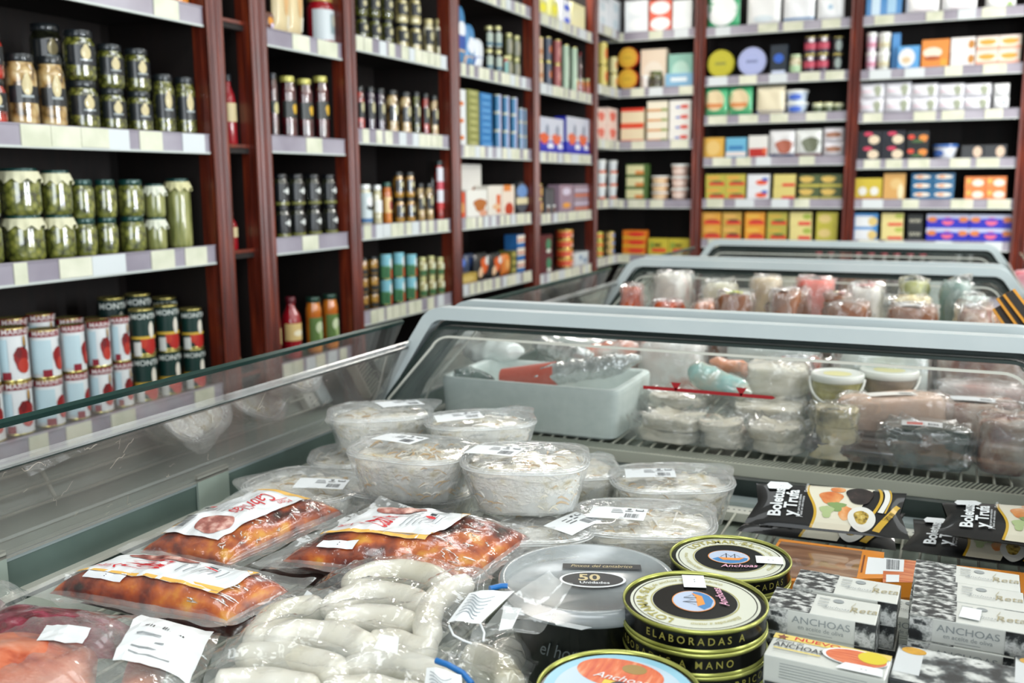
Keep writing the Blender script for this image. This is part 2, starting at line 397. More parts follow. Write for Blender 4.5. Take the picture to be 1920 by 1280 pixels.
def mk_can(t, w, h, body, art, rim=GOLD, n=24, arc=1.5):
    r = w/2
    obj('tin', MB().lathe([(r*.96, 0), (r, .001), (r, .004), (r*.97, .006), (r*.97, h-.006), (r, h-.004), (r, h-.001), (r*.97, h), (r*.95, h-.003), (.001, h-.003)], rim, n, cap1=False), t)
    A = Art(); A.arc = arc
    mb = MB().lathe([(r*.975, .006), (r*.975, h-.006)], col(body, .35, coat=.4), n, cap0=False, cap1=False)
    if art: parse_art(art, A, w, h, 0, 12); A.to(on_cyl(r*.975+.0004), mb)
    obj('label', mb, t)
def mk_bottle(t, w, h, c, cap, lab, art):
    r = w/2
    obj('bottle_glass', MB().lathe([(r*.9, 0), (r, .006), (r, h*.62), (r*.85, h*.72), (r*.5, h*.82), (r*.42, h*.86), (r*.42, h*.92)], CONT[c], 20), t)
    obj('cap', MB().lathe([(r*.5, h*.9), (r*.52, h*.905), (r*.52, h*.99), (r*.45, h)], col(cap, .35), 16), t)
    if lab:
        A = Art(); A.arc = 1.3; A.rect(-w*.65, h*lab[0], w*.65, h*lab[1], col(lab[2], .5), n=12); parse_art(art, A, w, h, 0, 12)
        obj('label', A.to(on_cyl(r+.0006)), t)
def mk_box(t, w, h, body, art, d=.07, bev=.0015):
    obj('carton', MB().box(-w/2, -d/2, 0, w/2, d/2, h, col(body, .42, coat=.25), bev=bev), t)
    A = Art(); A.arc = 1
    if art: parse_art(art, A, w, h); obj('printed_front', A.to(on_front(d/2+.0002)), t)
def mk_pack(t, w, h, body, art, d=.035):
    m = col(body, .35, coat=.4); mb = MB()
    def sh(sgn):
        def f(u, v):
            x = (u-.5)*2; y = (v-.5)*2; k = max(0, (1-x**6)*(1-y**4))**.5
            return (x*w/2, sgn*(d/2*k)+.002*math.sin(9*u+5*v), v*h)
        return f
    mb.grid(sh(-1), 10, 10, m).grid(sh(1), 10, 10, m); obj('sealed_bag', mb, t)
    A = Art(); A.arc = 1
    def fn(x, y, l):
        X = 2*x/w; Y = 2*y/h-1; k = max(0, (1-abs(X)**6)*(1-abs(Y)**4))**.5
        u = x/w+.5; v = y/h
        return (x, -(d/2*k)+.002*math.sin(9*u+5*v)-.0006-.0004*l, y)
    if art: parse_art(art, A, w, h, 0, 10); obj('printed_front', A.to(fn), t)
def mk_disc(t, w, h, body, face, art):
    r = w/2; d = .045; mb = MB()
    M = Matrix.Translation((0, 0, r)) @ Matrix.Rotation(PI/2, 4, 'X')
    mb.lathe([(r*.97, -d/2), (r, -d/2+.003), (r, d/2-.003), (r*.97, d/2)], col(body, .3, .5), 36).xf(M); obj('tin', mb, t)
    A = Art(); A.arc = 1; A.ell(0, r, r*.93, r*.93, col(face, .4, coat=.3), n=36, rings=1).ell(0, r, r*.7, r*.7, col(body, .35, .3), n=32, rings=1).ell(0, r, r*.66, r*.66, col(face, .4), n=32, rings=1)
    parse_art(art, A, w, w); obj('lid_face', A.to(on_front(d/2+.0002)), t)
def mk_tub(t, w, h, body, art, lid='e8ebe8'):
    r = w/2
    obj('cup', MB().lathe([(r*.78, 0), (r*.8, .002), (r*.94, h*.82)], col(body, .35, coat=.4), 20), t)
    obj('lid', MB().lathe([(r*.98, h*.8), (r, h*.83), (r, h*.97), (r*.95, h)], col(lid, .3, coat=.3), 20), t)
    A = Art(); A.arc = 1.2
    if art: parse_art(art, A, w, h*.8, 0, 10); obj('label', A.to(lambda x, y, l: ((r*.97+.0004*l)*math.sin(x/r), -(r*.97+.0004*l)*math.cos(x/r), y)), t)
MK = dict(jar=mk_jar, can=mk_can, bottle=mk_bottle, box=mk_box, pack=mk_pack, disc=mk_disc, tub=mk_tub)
NAME = dict(jar='preserve_jar', can='food_can', bottle='glass_bottle', box='food_carton', pack='food_packet', disc='round_tin', tub='food_tub')
CAT = dict(jar='jar', can='can', bottle='bottle', box='box', pack='packet', disc='tin', tub='tub')
TIERS = {1: [''], 2: ['lower', 'upper'], 3: ['bottom', 'middle', 'top'], 4: ['bottom', 'third-down', 'second-down', 'top'], 5: ['bottom', 'fourth-down', 'third-down', 'second-down', 'top'], 8: ['bottom'] + ['seventh-down', 'sixth-down', 'fifth-down', 'fourth-down', 'third-down', 'second-down', 'top']}
SHORT = dict(a='pickle bay', n='narrow slot', b='slim bay', c='third bay', d='fourth bay', e='fifth bay', f='corner side', g='corner bay', h='central bay', i='end bay')
USED = {}
def uniq(lab):
    if lab not in USED: USED[lab] = 1; return lab
    USED[lab] += 1; return lab + ', ' + ORD[min(15, USED[lab]-1)] + ' one'
def stock(bk, sh, items):
    """items: (kind, description, x0, x1, ytop, tiers, build args..., [setback]) measured in the photograph, stood on the shelf"""
    side, lips, ph = BAYS[bk]; z = lips[sh]+SH+.0005
    SHN = ['top', 'second', 'third', 'fourth', 'fifth', 'sixth', 'seventh'][sh]
    cols = {}
    for it in items:
        kind, desc, x0, x1, yt, nt, args = it[:7]; sb = it[7] if len(it) > 7 else 0
        kw = it[8] if len(it) > 8 else {}
        cyl = kind in ('jar', 'can', 'bottle', 'tub')
        cnt = it[9] if len(it) > 9 else 1
        step = (x1-x0)/cnt
        root = None; key = desc
        for ci in range(cnt):
            xa, xb = x0+step*ci, x0+step*(ci+1); xm = (xa+xb)/2
            if side == 'L':
                gap = .012+sb; yrow = 330
                P = onx(xm, yt, XL-gap)
                # refine: pixel row near the shelf
                Pc = onx(xm, yt, XL-gap-.03)
                yb = 640-FPX*((Vector((Pc.x, Pc.y, z))-CP).dot(U_))/depth(Vector((Pc.x, Pc.y, z)))
                if cyl:
                    w = (xb-xa)*depth(onx(xm, yb, XL-gap-.03))/FPX*.97; rad = w/2
                    P = onx(xm, (yb+yt)/2, XL-gap-rad); top = onx(xm, yt, XL-gap-rad).z
                    loc = (XL-gap-rad, P.y, z); dd = w
                else:
                    ya, yb_ = onx(xa, (yb+yt)/2, XL-gap).y, onx(xb, (yb+yt)/2, XL-gap).y
                    w = (yb_-ya)*.97; dd = kw.get('d', .07 if kind == 'box' else .035 if kind == 'pack' else .045)
                    top = onx(xm, yt, XL-gap).z; loc = (XL-gap-dd/2, (ya+yb_)/2, z)
                rz = PI/2 - (.30 if cyl else 0)
            else:
                gap = .012+sb
                if cyl:
                    w = (xb-xa)*depth(ony(xm, yt, YB+gap+.03))/FPX*.97; rad = w/2
                    P = ony(xm, yt+20, YB+gap+rad); top = ony(xm, yt, YB+gap+rad).z; loc = (P.x, YB+gap+rad, z); dd = w
                else:
                    a_, b_ = ony(xa, yt+20, YB+gap).x, ony(xb, yt+20, YB+gap).x; w = (b_-a_)*.97
                    dd = kw.get('d', .07 if kind == 'box' else .035 if kind == 'pack' else .045)
                    top = ony(xm, yt, YB+gap).z; loc = ((a_+b_)/2, YB+gap+dd/2, z)
                rz = 0
            h = (top-z)/nt
            if kind == 'disc': h = w
            key2 = (desc,)
            for k in range(nt):
                tier = TIERS.get(nt, [''])[k]
                lab = desc
                if cnt > 1: lab += ', ' + ORD[ci] + ' of ' + ['', 'one', 'two', 'three', 'four', 'five', 'six', 'seven', 'eight'][cnt]
                if tier: lab += ', ' + tier + (' tier' if len(desc.split()) < 7 else '')
                lab += ', ' + SHN + ' shelf, ' + SHORT[bk]
                lab = uniq(lab)
                l2 = (loc[0]+(R.uniform(-.002, .002) if k == 0 else 0), loc[1]+R.uniform(-.001, .001), loc[2]+k*(h+.0004))
                grp = None
                if nt*cnt > 1: grp = desc+'s'
                if root is None:
                    root = thing(NAME[kind], lab, CAT[kind], l2, rz+kw.get('turn', 0), grp)
                    kk = {a: b for a, b in kw.items() if a not in ('turn',)}
                    MK[kind](root, w, h, *args, **kk)
                    rh = h
                else:
                    if abs(h-rh) < .06*rh: l2 = (l2[0], l2[1], loc[2]+k*(rh+.0004))
                    o = dup(root, l2, rz+kw.get('turn', 0), lab, grp)
                    if abs(h-rh) >= .06*rh: o.scale = (1, 1, h/rh)
EMB = 'e:.0:.62:.17:.15:c9bb8d;e:.0:.72:.09:.1:c9bb8d;r:-.2:.44:.2:.48:9aa3a5'   # cream crest on a black label
BL = (.34, .8, '10171c')
PEP = 'b:.86:1:8a1428;e:.12:.42:.26:.24:8d1a1c:.08;e:.16:.30:.2:.14:b8382a;e:.02:.55:.1:.1:6e1216;e:.22:.72:.05:.13:2a1a16;e:.2:.76:.025:.1:d9a64a;r:-.62:.1:-.3:.8:b9d3dd;r:-.5:.06:-.25:.2:8a1428;t:MARINETE:.1:.93:.13:e6dcdc'
PEP2 = 'b:.86:1:8a1428;t:MARINETE:-.05:.93:.13:e6dcdc;e:.3:.42:.22:.24:8d1a1c:.08;e:.34:.30:.16:.14:b8382a;e:.4:.72:.04:.13:2a1a16;r:-.6:.12:.02:.8:bdd6df;r:-.28:.05:0:.2:8a1428'
TOM = 'e:.1:.22:.3:.2:b3231c;e:-.2:.28:.14:.12:c23a24;b:.36:.42:d9b23c;e:.15:.55:.12:.18:e2ddd0;r:-.6:0:-.3:.3:e4e6e2;t:MONTAR:0:.84:.16:dfe6e2'
stock('a', 0, [('jar', 'orange sauce jar', 300, 352, -90, 1, ('orange', 'c98b2a', None, ''))])
stock('a', 1, [
 ('jar', 'tall red pepper jar with black label', -40, 8, 62, 2, ('red', '1a1f22', BL, EMB)),
 ('jar', 'tall mushroom jar with black label and cream crest', 12, 69, 103, 1, ('cream', '23282b', (.36, .62, '10171c'), EMB)),
 ('jar', 'tall chickpea jar with black label and cream crest', 73, 123, 108, 1, ('cream', '23282b', (.34, .62, '10171c'), EMB)),
 ('jar', 'dim olive jar standing behind', 62, 120, 48, 2, ('dark', '20262a', BL, EMB), .10),
 ('jar', 'wide squat jar of olives with black label', 124, 181, 60, 2, ('olive', '20272c', BL, EMB)),
 ('jar', 'squat green olive jar with black label', 184, 283, 86, 2, ('olive', '20272c', BL, EMB), 0, {}, 2),
 ('jar', 'mixed pickle jar with black label', 286, 368, 141, 1, ('olive', '20272c', (.30, .74, '10171c'), EMB), 0, {}, 2)])
stock('a', 2, [
 ('jar', 'dim jar at the very photo edge', -60, 0, 320, 2, ('pickle', '12403c', None, '')),
 ('jar', 'large pickle jar with frilled cream collar', 3, 78, 316, 2, ('pickle', '12403c', None, '', 'd5d3b4')),
 ('jar', 'medium pickle jar with frilled cream collar', 80, 136, 320, 2, ('pickle', '12403c', None, '', 'd5d3b4')),
 ('jar', 'plain gherkin jar with green lid', 137, 220, 337, 2, ('pickle', '12403c', None, ''), 0, {}, 2),
 ('jar', 'plain gherkin jar with dark teal lid', 222, 271, 337, 2, ('pickle', '12403c', None, '')),
 ('jar', 'small pale caper jar with white collar', 272, 311, 345, 2, ('spear', '12403c', None, '', 'd9dccb')),
 ('jar', 'tall jar of long green beans with frilled collar', 312, 359, 335, 1, ('spear', '12403c', None, '', 'cfcb9c'))])
stock('a', 3, [
 ('can', 'red pepper can with dark red top band, broad', -62, 0, 612, 2, ('e2e6e8', PEP)),
 ('can', 'red pepper can with dark red top band, near end', -2, 57, 611, 2, ('e2e6e8', PEP)),
 ('can', 'red pepper can showing pale blue recipe panel', 59, 115, 615, 2, ('e2e6e8', PEP2)),
 ('can', 'red pepper can turned part way', 117, 163, 607, 2, ('e2e6e8', PEP2), 0, {'turn': .15}),
 ('can', 'red pepper can facing out', 166, 209, 600, 2, ('e2e6e8', PEP)),
 ('can', 'red pepper can beside green cans', 211, 245, 592, 2, ('e2e6e8', PEP)),
 ('can', 'red pepper can in the row behind', 4, 212, 594, 2, ('e2e6e8', PEP), .085, {}, 4),
 ('can', 'dark green tomato can', 247, 383, 577, 2, ('10332e', TOM), 0, {}, 3),
 ('can', 'dim green tomato can in the row behind', 190, 385, 556, 2, ('0f2b2a', TOM), .085, {}, 4)])
stock('n', 1, [('bottle', 'red sauce bottle with cream label', 414, 442, 140, 1, ('juice', '20242a', (.34, .6, 'd8c79a'), ''), .02)])
stock('n', 2, [('bottle', 'red sauce bottle with cream label', 420, 446, 397, 1, ('juice', '20242a', (.34, .6, 'd8c79a'), ''), .02)])
stock('n', 3, [('bottle', 'red sauce bottle with cream label', 427, 452, 652, 1, ('juice', '20242a', (.34, .6, 'd8c79a'), ''), .02)])
stock('b', 0, [
 ('pack', 'small brown and orange packet', 498, 516, 20, 1, ('5a2a20', 'e:0:.5:.3:.2:d9912c;e:.2:.3:.2:.12:d8c8e0')),
 ('pack', 'tall cream biscuit packet', 517, 572, -60, 1, ('d9c79c', 'e:.2:.5:.14:.2:cfa36b:.1;r:.3:.1:.45:.3:e6e4d6'), 0, {}, 2),
 ('jar', 'large red jar with grey label', 574, 628, -4, 1, ('juice', 'b9a25a', (.1, .8, 'c9d2d6'), 'r:.05:.25:.45:.7:8ea0a4;e:.24:.55:.12:.14:b9b7a8'))])
stock('b', 1, [
 ('jar', 'slim red fruit jar with dark lid', 503, 521, 138, 1, ('darkred', '1c1f28', (.42, .62, '1d2a24'), 'e:.1:.5:.3:.1:c5bc84')),
 ('jar', 'tall dark red fruit jar with gold lid', 523, 618, 144, 1, ('darkred', 'b9b45c', (.36, .66, '1d2420'), 'e:.2:.52:.2:.09:d2a72c:.08'), 0, {}, 3)])
stock('b', 2, [('jar', 'small black labelled jar with dark lid', 512, 632, 327, 2, ('dark', '12161c', (.2, .82, '14191e'), 'r:-.1:.5:.4:.58:c9cfcc;e:.2:.54:.14:.12:dfe3e0;b:.04:.14:6f7030'), 0, {}, 4),
 ('jar', 'dim black labelled jar in the row behind', 505, 625, 327, 2, ('dark', '12161c', (.2, .82, '14191e'), ''), .06, {}, 4)])
stock('b', 3, [
 ('bottle', 'slim red juice bottle', 511, 526, 560, 1, ('juice', '222a30', (.3, .55, 'e3c88d'), '')),
 ('bottle', 'broad red juice bottle with cream label', 528, 566, 556, 1, ('juice', '5a1420', (.3, .58, 'd6bb7c'), 'e:.1:.42:.3:.05:efe6c9')),
 ('jar', 'orange vegetable jar with green leaf label', 573, 634, 556, 1, ('orange', '1c4034', (.2, .7, '5b7a3c'), 'e:.1:.5:.3:.12:c9d5b0;e:.2:.35:.2:.1:9fb87a'), 0, {}, 2)])
EM2 = 'e:.05:.6:.2:.14:b9b28a'
stock('c', 0, [
 ('jar', 'olive jar with black label', 665, 738, -14, 2, ('olive', '1a1f22', BL, EM2), 0, {}, 3),
 ('jar', 'pale artichoke jar with black label', 740, 790, -6, 2, ('palecream', '1a1f22', BL, EM2), 0, {}, 2),
 ('jar', 'pale bean jar with black label', 792, 834, 37, 1, ('white', 'b9ad7a', BL, EM2), 0, {}, 2)])
LB = (.32, .72, '12191c')
stock('c', 1, [
 ('jar', 'red pepper jar with black label', 666, 683, 163, 1, ('red', '1b2022', LB, EM2)),
 ('jar', 'purple olive jar with black label', 685, 722, 164, 1, ('purple', '1b2022', LB, EM2), 0, {}, 2),
 ('jar', 'golden bean jar with black label', 724, 771, 170, 1, ('cream', '1b2022', LB, EM2), 0, {}, 2),
 ('jar', 'green olive jar with black label', 773, 788, 173, 1, ('olive', '1b2022', LB, EM2)),
 ('jar', 'red tomato jar with black label', 790, 804, 176, 1, ('red', '1b2022', LB, EM2)),
 ('jar', 'chickpea jar with black label', 806, 838, 180, 1, ('cream', '1b2022', LB, EM2), 0, {}, 2)])
stock('c', 2, [
 ('jar', 'wide white lidded bean jar', 668, 697, 346, 1, ('white', 'dfe3e2', (.08, .9, 'c9d6d8'), 'b:.08:.2:3a6a9a;e:.1:.5:.3:.08:1c2528;e:.1:.66:.3:.14:e8eaea')),
 ('jar', 'cream lidded bean jar with white label', 698, 716, 347, 1, ('white', 'dfe3e2', (.35, .7, 'e4e6e2'), '')),
 ('jar', 'orange jar with cream label', 717, 735, 342, 1, ('orange', '225044', (.3, .72, 'd9b26a'), 'e:.1:.5:.2:.14:9a2a2a')),
 ('jar', 'gold topped jar with black band', 737, 778, 323, 2, ('gold', '1b2022', (.28, .8, '12181c'), EM2), 0, {}, 2),
 ('jar', 'peach jar with black band', 781, 813, 344, 1, ('cream', '1b2022', (.35, .68, '12181c'), EM2), 0, {}, 2),
 ('bottle', 'tall dark bottle with white stripe', 806, 817, 300, 1, ('dark', '1c2328', (.3, .5, 'c9d2cc'), ''), .05),
 ('jar', 'tall slim jar with white and red stripe', 816, 832, 302, 1, ('red', '16282a', (.2, .95, 'dfe0e8'), 'b:.55:.7:c84a5a;b:.2:.32:c23030'))])
stock('c', 3, [
 ('jar', 'small gold preserve jar', 671, 710, 484, 3, ('gold', '1a2024', (.1, .4, '1a1d18'), ''), 0, {}, 2),
 ('can', 'blue topped vegetable can with red corner', 712, 782, 476, 2, ('5c9a6a', 'b:.55:1:7fc0d0;e:.2:.65:.2:.2:e4efef;r:.1:.05:.35:.4:d8542c;r:-.4:.05:0:.5:2f6a40'), 0, {}, 3),
 ('jar', 'pale green asparagus jar', 784, 833, 482, 2, ('palecream', 'c9c88a', (.1, .42, '3f6a3c'), 'e:.1:.6:.3:.2:dfe2c4'), 0, {}, 3)])
stock('d', 1, [
 ('pack', 'tall blue and white snack packet', 857, 874, 10, 1, ('3f7fb0', 'e:0:.6:.4:.14:e4e8ee;b:.28:.5:2c4ea0;b:0:.26:dcb694')),
 ('pack', 'mid blue and cream snack packet', 876, 892, 45, 1, ('4a86b8', 'e:0:.5:.4:.2:e4e8ee;b:0:.25:dcb694')),
 ('pack', 'short white and blue snack packet', 893, 907, 72, 1, ('dfe4ea', 'b:0:.4:3a66b0')),
 ('jar', 'gold lidded anchovy jar with pale label', 908, 941, 50, 2, ('dark', 'c9c58a', (.15, .8, 'aebcb0'), 'b:.2:.35:3f6a80'), 0, {}, 2),
 ('jar', 'small jar with teal and orange label', 942, 952, 105, 1, ('red', 'c9c58a', (.15, .8, '7fb6b0'), '')),
 ('jar', 'grey green pate jar with gold lid', 946, 990, 63, 2, ('spear', 'c9c58a', (.1, .85, '8b8c7c'), 'e:.1:.5:.25:.25:a8a48c'), .03, {}, 3)])
stock('d', 2, [
 ('box', 'white packet with orange dots', 856, 875, 167, 1, ('dfe2e2', 'e:.05:.75:.2:.04:d8793a;e:.05:.45:.2:.04:d8793a;e:.05:.15:.2:.04:d8793a')),
 ('box', 'olive green soap-sized carton', 877, 899, 170, 8, ('8a8d4c', 'e:0:.5:.3:.3:a9a96a')),
 ('box', 'bright blue carton', 901, 923, 176, 8, ('2e7ab8', 'r:-.3:.3:.3:.6:5f9fd0')),
 ('can', 'lavender and blue tin with cream lid', 925, 970, 178, 3, ('2c78a8', 'r:-.05:0:.4:1:c9c8ea'), 0, {'rim': TAG}, 3),
 ('can', 'slim pale blue tin with gold lid', 971, 990, 203, 3, ('7aa0c0', 'r:0:0:.3:1:b9b8dc'), 0, {'rim': TAG}, 2)])
stock('d', 3, [
 ('box', 'tall white cookie carton with brown cookies', 865, 903, 308, 1, ('e4e2dc', 'e:.2:.4:.22:.2:a8602c:.1'), .075),
 ('box', 'orange red biscuit carton', 857, 872, 360, 1, ('cf4a28', 'e:.1:.4:.3:.2:d9a060'), -.008, dict(d=.03)),
 ('box', 'white cookie carton with broken cookies', 875, 914, 356, 1, ('e4e4de', 'e:.15:.45:.32:.24:b0682c:.12;e:.3:.15:.2:.12:d29a80'), -.008, dict(d=.03)),
 ('box', 'white carton with orange biscuits', 915, 941, 348, 1, ('e2ddd2', 'r:.1:.1:.4:.7:d8642a;e:.1:.3:.3:.1:e0b48a')),
 ('box', 'cream carton with red jam spot', 942, 965, 347, 1, ('e6d8c8', 'e:.05:.2:.35:.22:b83a1c;r:-.4:.8:.2:1:d8803a')),
 ('disc', 'round dark biscuit tin with pale band', 966, 991, 352, 1, ('3c4248', '4c525c', 'e:0:.7:.4:.2:6a90c4;r:-.45:.3:.45:.5:d9cfa8'))])
stock('d', 4, [
 ('pack', 'blue and tan snack packet', 858, 893, 478, 1, ('3c4a68', 'e:0:.7:.35:.16:5b7ed0;b:.1:.3:20242c'), .045, {}, 2),
 ('pack', 'dark packet with orange prawn picture', 894, 943, 474, 1, ('1c1e20', 'e:.1:.55:.3:.3:d8602a:.1;e:-.2:.3:.15:.2:e4c09c;e:.3:.7:.16:.16:dfe0dc'), 0, {}, 2),
 ('pack', 'orange faced packet', 944, 958, 476, 1, ('d87a30', 'e:0:.5:.3:.25:e4a860')),
 ('box', 'green gold carton', 959, 969, 470, 3, ('6a6c30', 'e:0:.5:.3:.3:b9ad5c')),
 ('box', 'blue and cream striped carton', 970, 984, 440, 3, ('2c6cae', 'b:.35:.95:e6dccc;b:.5:.62:c04a30')),
 ('box', 'flat gold carton at the shelf edge', 858, 896, 513, 1, ('b59a48', 'e:0:.5:.35:.3:cdb468'), -.012, dict(d=.04))])
stock('e', 0, [
 ('pack', 'yellow and white packet', 1008, 1050, -12, 1, ('d9d888', 'e:0:.4:.3:.2:e6df3c;e:.2:.8:.2:.1:f0f0e8'), 0, {}, 2),
 ('box', 'small white and blue carton', 1052, 1070, 0, 2, ('e4e8f2', 'e:.1:.4:.3:.25:3a5ed0')),
 ('box', 'square cream sugar carton', 1072, 1097, 8, 1, ('e6e2b0', ''))])
stock('e', 1, [
 ('can', 'slim peach tin', 1007, 1018, 70, 2, ('e0bfa0', 'b:.3:.5:c98a5c')),
 ('can', 'tall grey tin with orange emblem', 1019, 1034, 70, 2, ('4c5568', 'e:.1:.5:.25:.16:d8743a')),
 ('can', 'tall dusty red tin', 1035, 1052, 75, 2, ('a85a58', 'e:.1:.5:.3:.2:c88a80')),
 ('can', 'tall pale green tin', 1053, 1082, 84, 1, ('b4cdb4', 'e:.1:.5:.2:.3:d5e4d2'), 0, {}, 2),
 ('bottle', 'slim dark red bottle', 1083, 1092, 98, 1, ('darkred', '7c1f20', None, '')),
 ('jar', 'small green and red jar', 1076, 1106, 148, 1, ('orange', 'b9c08a', (.1, .6, 'b0605a'), ''), -.006, {}, 3)])
stock('e', 2, [('box', 'blue box with glasses of orange breadsticks', 1008, 1107, 221, 1, ('2430b8', 'b:.35:1:c9cedd;e:-.25:.42:.18:.16:e0643a:.1;e:.22:.42:.18:.16:e0643a:.1;e:-.02:.2:.12:.1:e4e6f4;e:.36:.2:.1:.1:e4e6f4;e:-.15:.65:.06:.16:8a94a8;e:.25:.65:.06:.16:8a94a8;b:0:.14:1c1fae'), 0, {}, 2)])
stock('e', 3, [
 ('can', 'maroon and gold tin', 1005, 1017, 345, 2, ('6a2c34', 'e:.1:.5:.3:.3:d9a85a')),
 ('box', 'dark striped slim carton', 1022, 1040, 352, 1, ('3c3f44', 'r:-.3:.1:-.2:.9:7c8088;r:.1:.1:.2:.9:7c8088')),
 ('tub', 'small brown tub', 1020, 1042, 385, 1, ('7c5a4c', ''), -.006, {}, 2),
 ('box', 'mauve carton with gold medal', 1049, 1075, 346, 1, ('9a8292', 'e:0:.75:.3:.14:d2cade;e:0:.25:.3:.1:e09a3c')),
 ('box', 'mauve and orange striped carton', 1077, 1103, 346, 2, ('9a8896', 'b:.1:.3:c86a40;b:.5:.65:c8bfd4'))])
stock('e', 4, [
 ('box', 'maroon carton with green seal', 1006, 1036, 441, 2, ('5c2830', 'e:.25:.5:.16:.3:4a8a6a;e:.25:.15:.14:.1:dfe4dc')),
 ('can', 'red and orange salmon tin', 1040, 1075, 430, 4, ('cf4a2a', 'b:.72:.98:e0a04a;e:.15:.35:.2:.2:e0b8a0')),
 ('box', 'white carton with blue figures', 1077, 1105, 472, 1, ('d3dde2', 'e:-.1:.6:.1:.2:6a8ab0:.1;e:.2:.35:.12:.2:7a96b4:.1'))])
stock('f', 0, [('box', 'bright white carton', 1118, 1166, 0, 2, ('e8eef4', 'e:0:.5:.2:.3:cfdfe8'), 0, {}, 2)])
stock('f', 1, [('can', 'yellow and cream tin', 1118, 1139, 80, 2, ('e2cf6a', 'e:.1:.5:.3:.25:e07a3a')),
 ('can', 'cream and yellow fruit tin', 1140, 1158, 107, 2, ('e4dca0', 'e:.1:.5:.3:.25:e4a05a'))])
stock('f', 2, [('box', 'pink and white carton', 1117, 1159, 203, 2, ('ecd6cc', 'e:0:.5:.3:.3:e06a5c:.1'), 0, {}, 2)])
stock('f', 3, [('tub', 'white pudding cup', 1115, 1158, 300, 3, ('e4e9ec', 'b:0:.25:d8602c'), 0, {}, 2)])
stock('f', 4, [('can', 'yellow and red tin', 1113, 1131, 434, 3, ('c9c04a', 'b:.3:.6:d8542c')), ('can', 'tan and blue tin', 1133, 1153, 434, 3, ('d2b070', 'e:.1:.5:.3:.3:7088b8'))])
stock('g', 0, [('box', 'white carton with green edge', 1171, 1215, 1, 2, ('eef3f5', 'e:0:.5:.34:.36:fafcfc')),
 ('box', 'white carton with red corners', 1217, 1259, 0, 2, ('e65a3c', 'e:0:.5:.46:.42:f6f6f4')),
 ('box', 'plain white carton', 1261, 1298, 0, 2, ('eef4f4', ''))])
stock('g', 1, [('disc', 'round orange and yellow tin', 1158, 1196, 93, 2, ('e0532a', 'e0b43a', 'r:-.2:.45:.2:.55:c9a034'), 0),
 ('box', 'cream rounded bread carton', 1201, 1250, 92, 1, ('e6d3bc', 'e:0:.4:.4:.3:eadfcf'), .04),
 ('box', 'teal carton', 1253, 1299, 101, 1, ('8cc0b0', 'e:0:.5:.36:.3:b9dccc'), .03),
 ('box', 'pale blue carton', 1246, 1299, 137, 1, ('7fb0cf', 'r:-.3:.4:.3:.7:dfe9ee'), -.005, dict(d=.03)),
 ('jar', 'small jar of green capers', 1217, 1243, 134, 1, ('olive', '5c6a3c', (.2, .6, '4a4438'), ''), -.005),
 ('tub', 'small white tub', 1202, 1216, 142, 1, ('e4dcd6', ''), -.005)])
stock('g', 2, [('box', 'red and cream milk pudding carton', 1164, 1208, 203, 2, ('e2d6b4', 'b:.8:1:d83a24;b:0:.12:e0683a')),
 ('box', 'cream carton with orange and green stripe', 1213, 1252, 190, 4, ('e6e0cc', 'b:0:.2:d08a3c;r:.2:0:.5:.25:8a9a44')),
 ('box', 'white carton with red and blue flag', 1255, 1296, 188, 4, ('e9e8e2', 'e:.2:.35:.2:.2:d84a3c;e:-.1:.3:.12:.1:3a5ec0'))])
stock('g', 3, [('box', 'green carton with cream face', 1173, 1214, 308, 3, ('4c6a34', 'r:-.46:.15:.34:.9:dcd9a8;r:-.05:.15:.34:.45:d88a4c')),
 ('tub', 'peach topped pudding cup', 1220, 1256, 330, 3, ('d8b088', 'e:0:.5:.4:.3:e4c8a0')),
 ('tub', 'pink topped pudding cup', 1258, 1294, 308, 3, ('e2c0b0', 'e:0:.5:.4:.3:ead4c8'))])
stock('g', 4, [('box', 'orange and red carton', 1167, 1211, 432, 3, ('e07a24', 'e:.1:.5:.35:.3:d8362a:.1;b:0:.2:d9c03c')),
 ('box', 'yellow green lime carton', 1215, 1292, 447, 1, ('c2b43a', 't:ME:0:.6:.34:2c3418;r:-.3:.2:.4:.42:d8402c;e:-.3:.6:.12:.2:8a9a3c'), 0, {}, 2)])
stock('h', 0, [('pack', 'white cheese packet with green edge', 1324, 1388, -14, 1, ('3aa870', 'e:-.03:.5:.46:.44:f4f8f8')), ('pack', 'rounded white packet', 1400, 1464, -14, 1, ('f2f4f4', 'e:0:.2:.3:.1:d8e4ea'), 0, {}, 1),
 ('pack', 'white packet with blue line', 1468, 1528, -14, 1, ('f2f5f8', 'b:.1:.16:5f90c0')), ('pack', 'white packet beside the post', 1532, 1584, -12, 1, ('f0f4f6', 'e:0:.5:.1:.1:a8c4d8'))])
stock('h', 1, [('disc', 'round yellow tin stood on edge', 1326, 1378, 90, 1, ('c9c23c', 'b9b22c', 'r:-.2:.45:.2:.55:8a8a3a')),
 ('disc', 'round lavender tin stood on edge', 1382, 1437, 90, 1, ('b9c0e4', 'a6b0dc', 'r:-.2:.45:.2:.55:7c86b0')),
 ('box', 'dark carton with blue emblem', 1445, 1477, 84, 1, ('1c2834', 'e:0:.55:.3:.16:2f5fc0;r:-.4:0:.4:.14:c4d0ea')),
 ('jar', 'small rounded pale green jar', 1480, 1503, 103, 1, ('white', 'b0c4a0', (.1, .5, 'a8c8a0'), '')),
 ('can', 'red and black tin', 1508, 1556, 70, 2, ('3c2a3c', 'b:.3:.65:b84058;e:.1:.8:.2:.12:e4dfe4'), 0, {}, 2),
 ('can', 'dark tin with silver figure', 1561, 1583, 70, 2, ('22282c', 'e:.1:.5:.3:.3:9aa8a4'))])
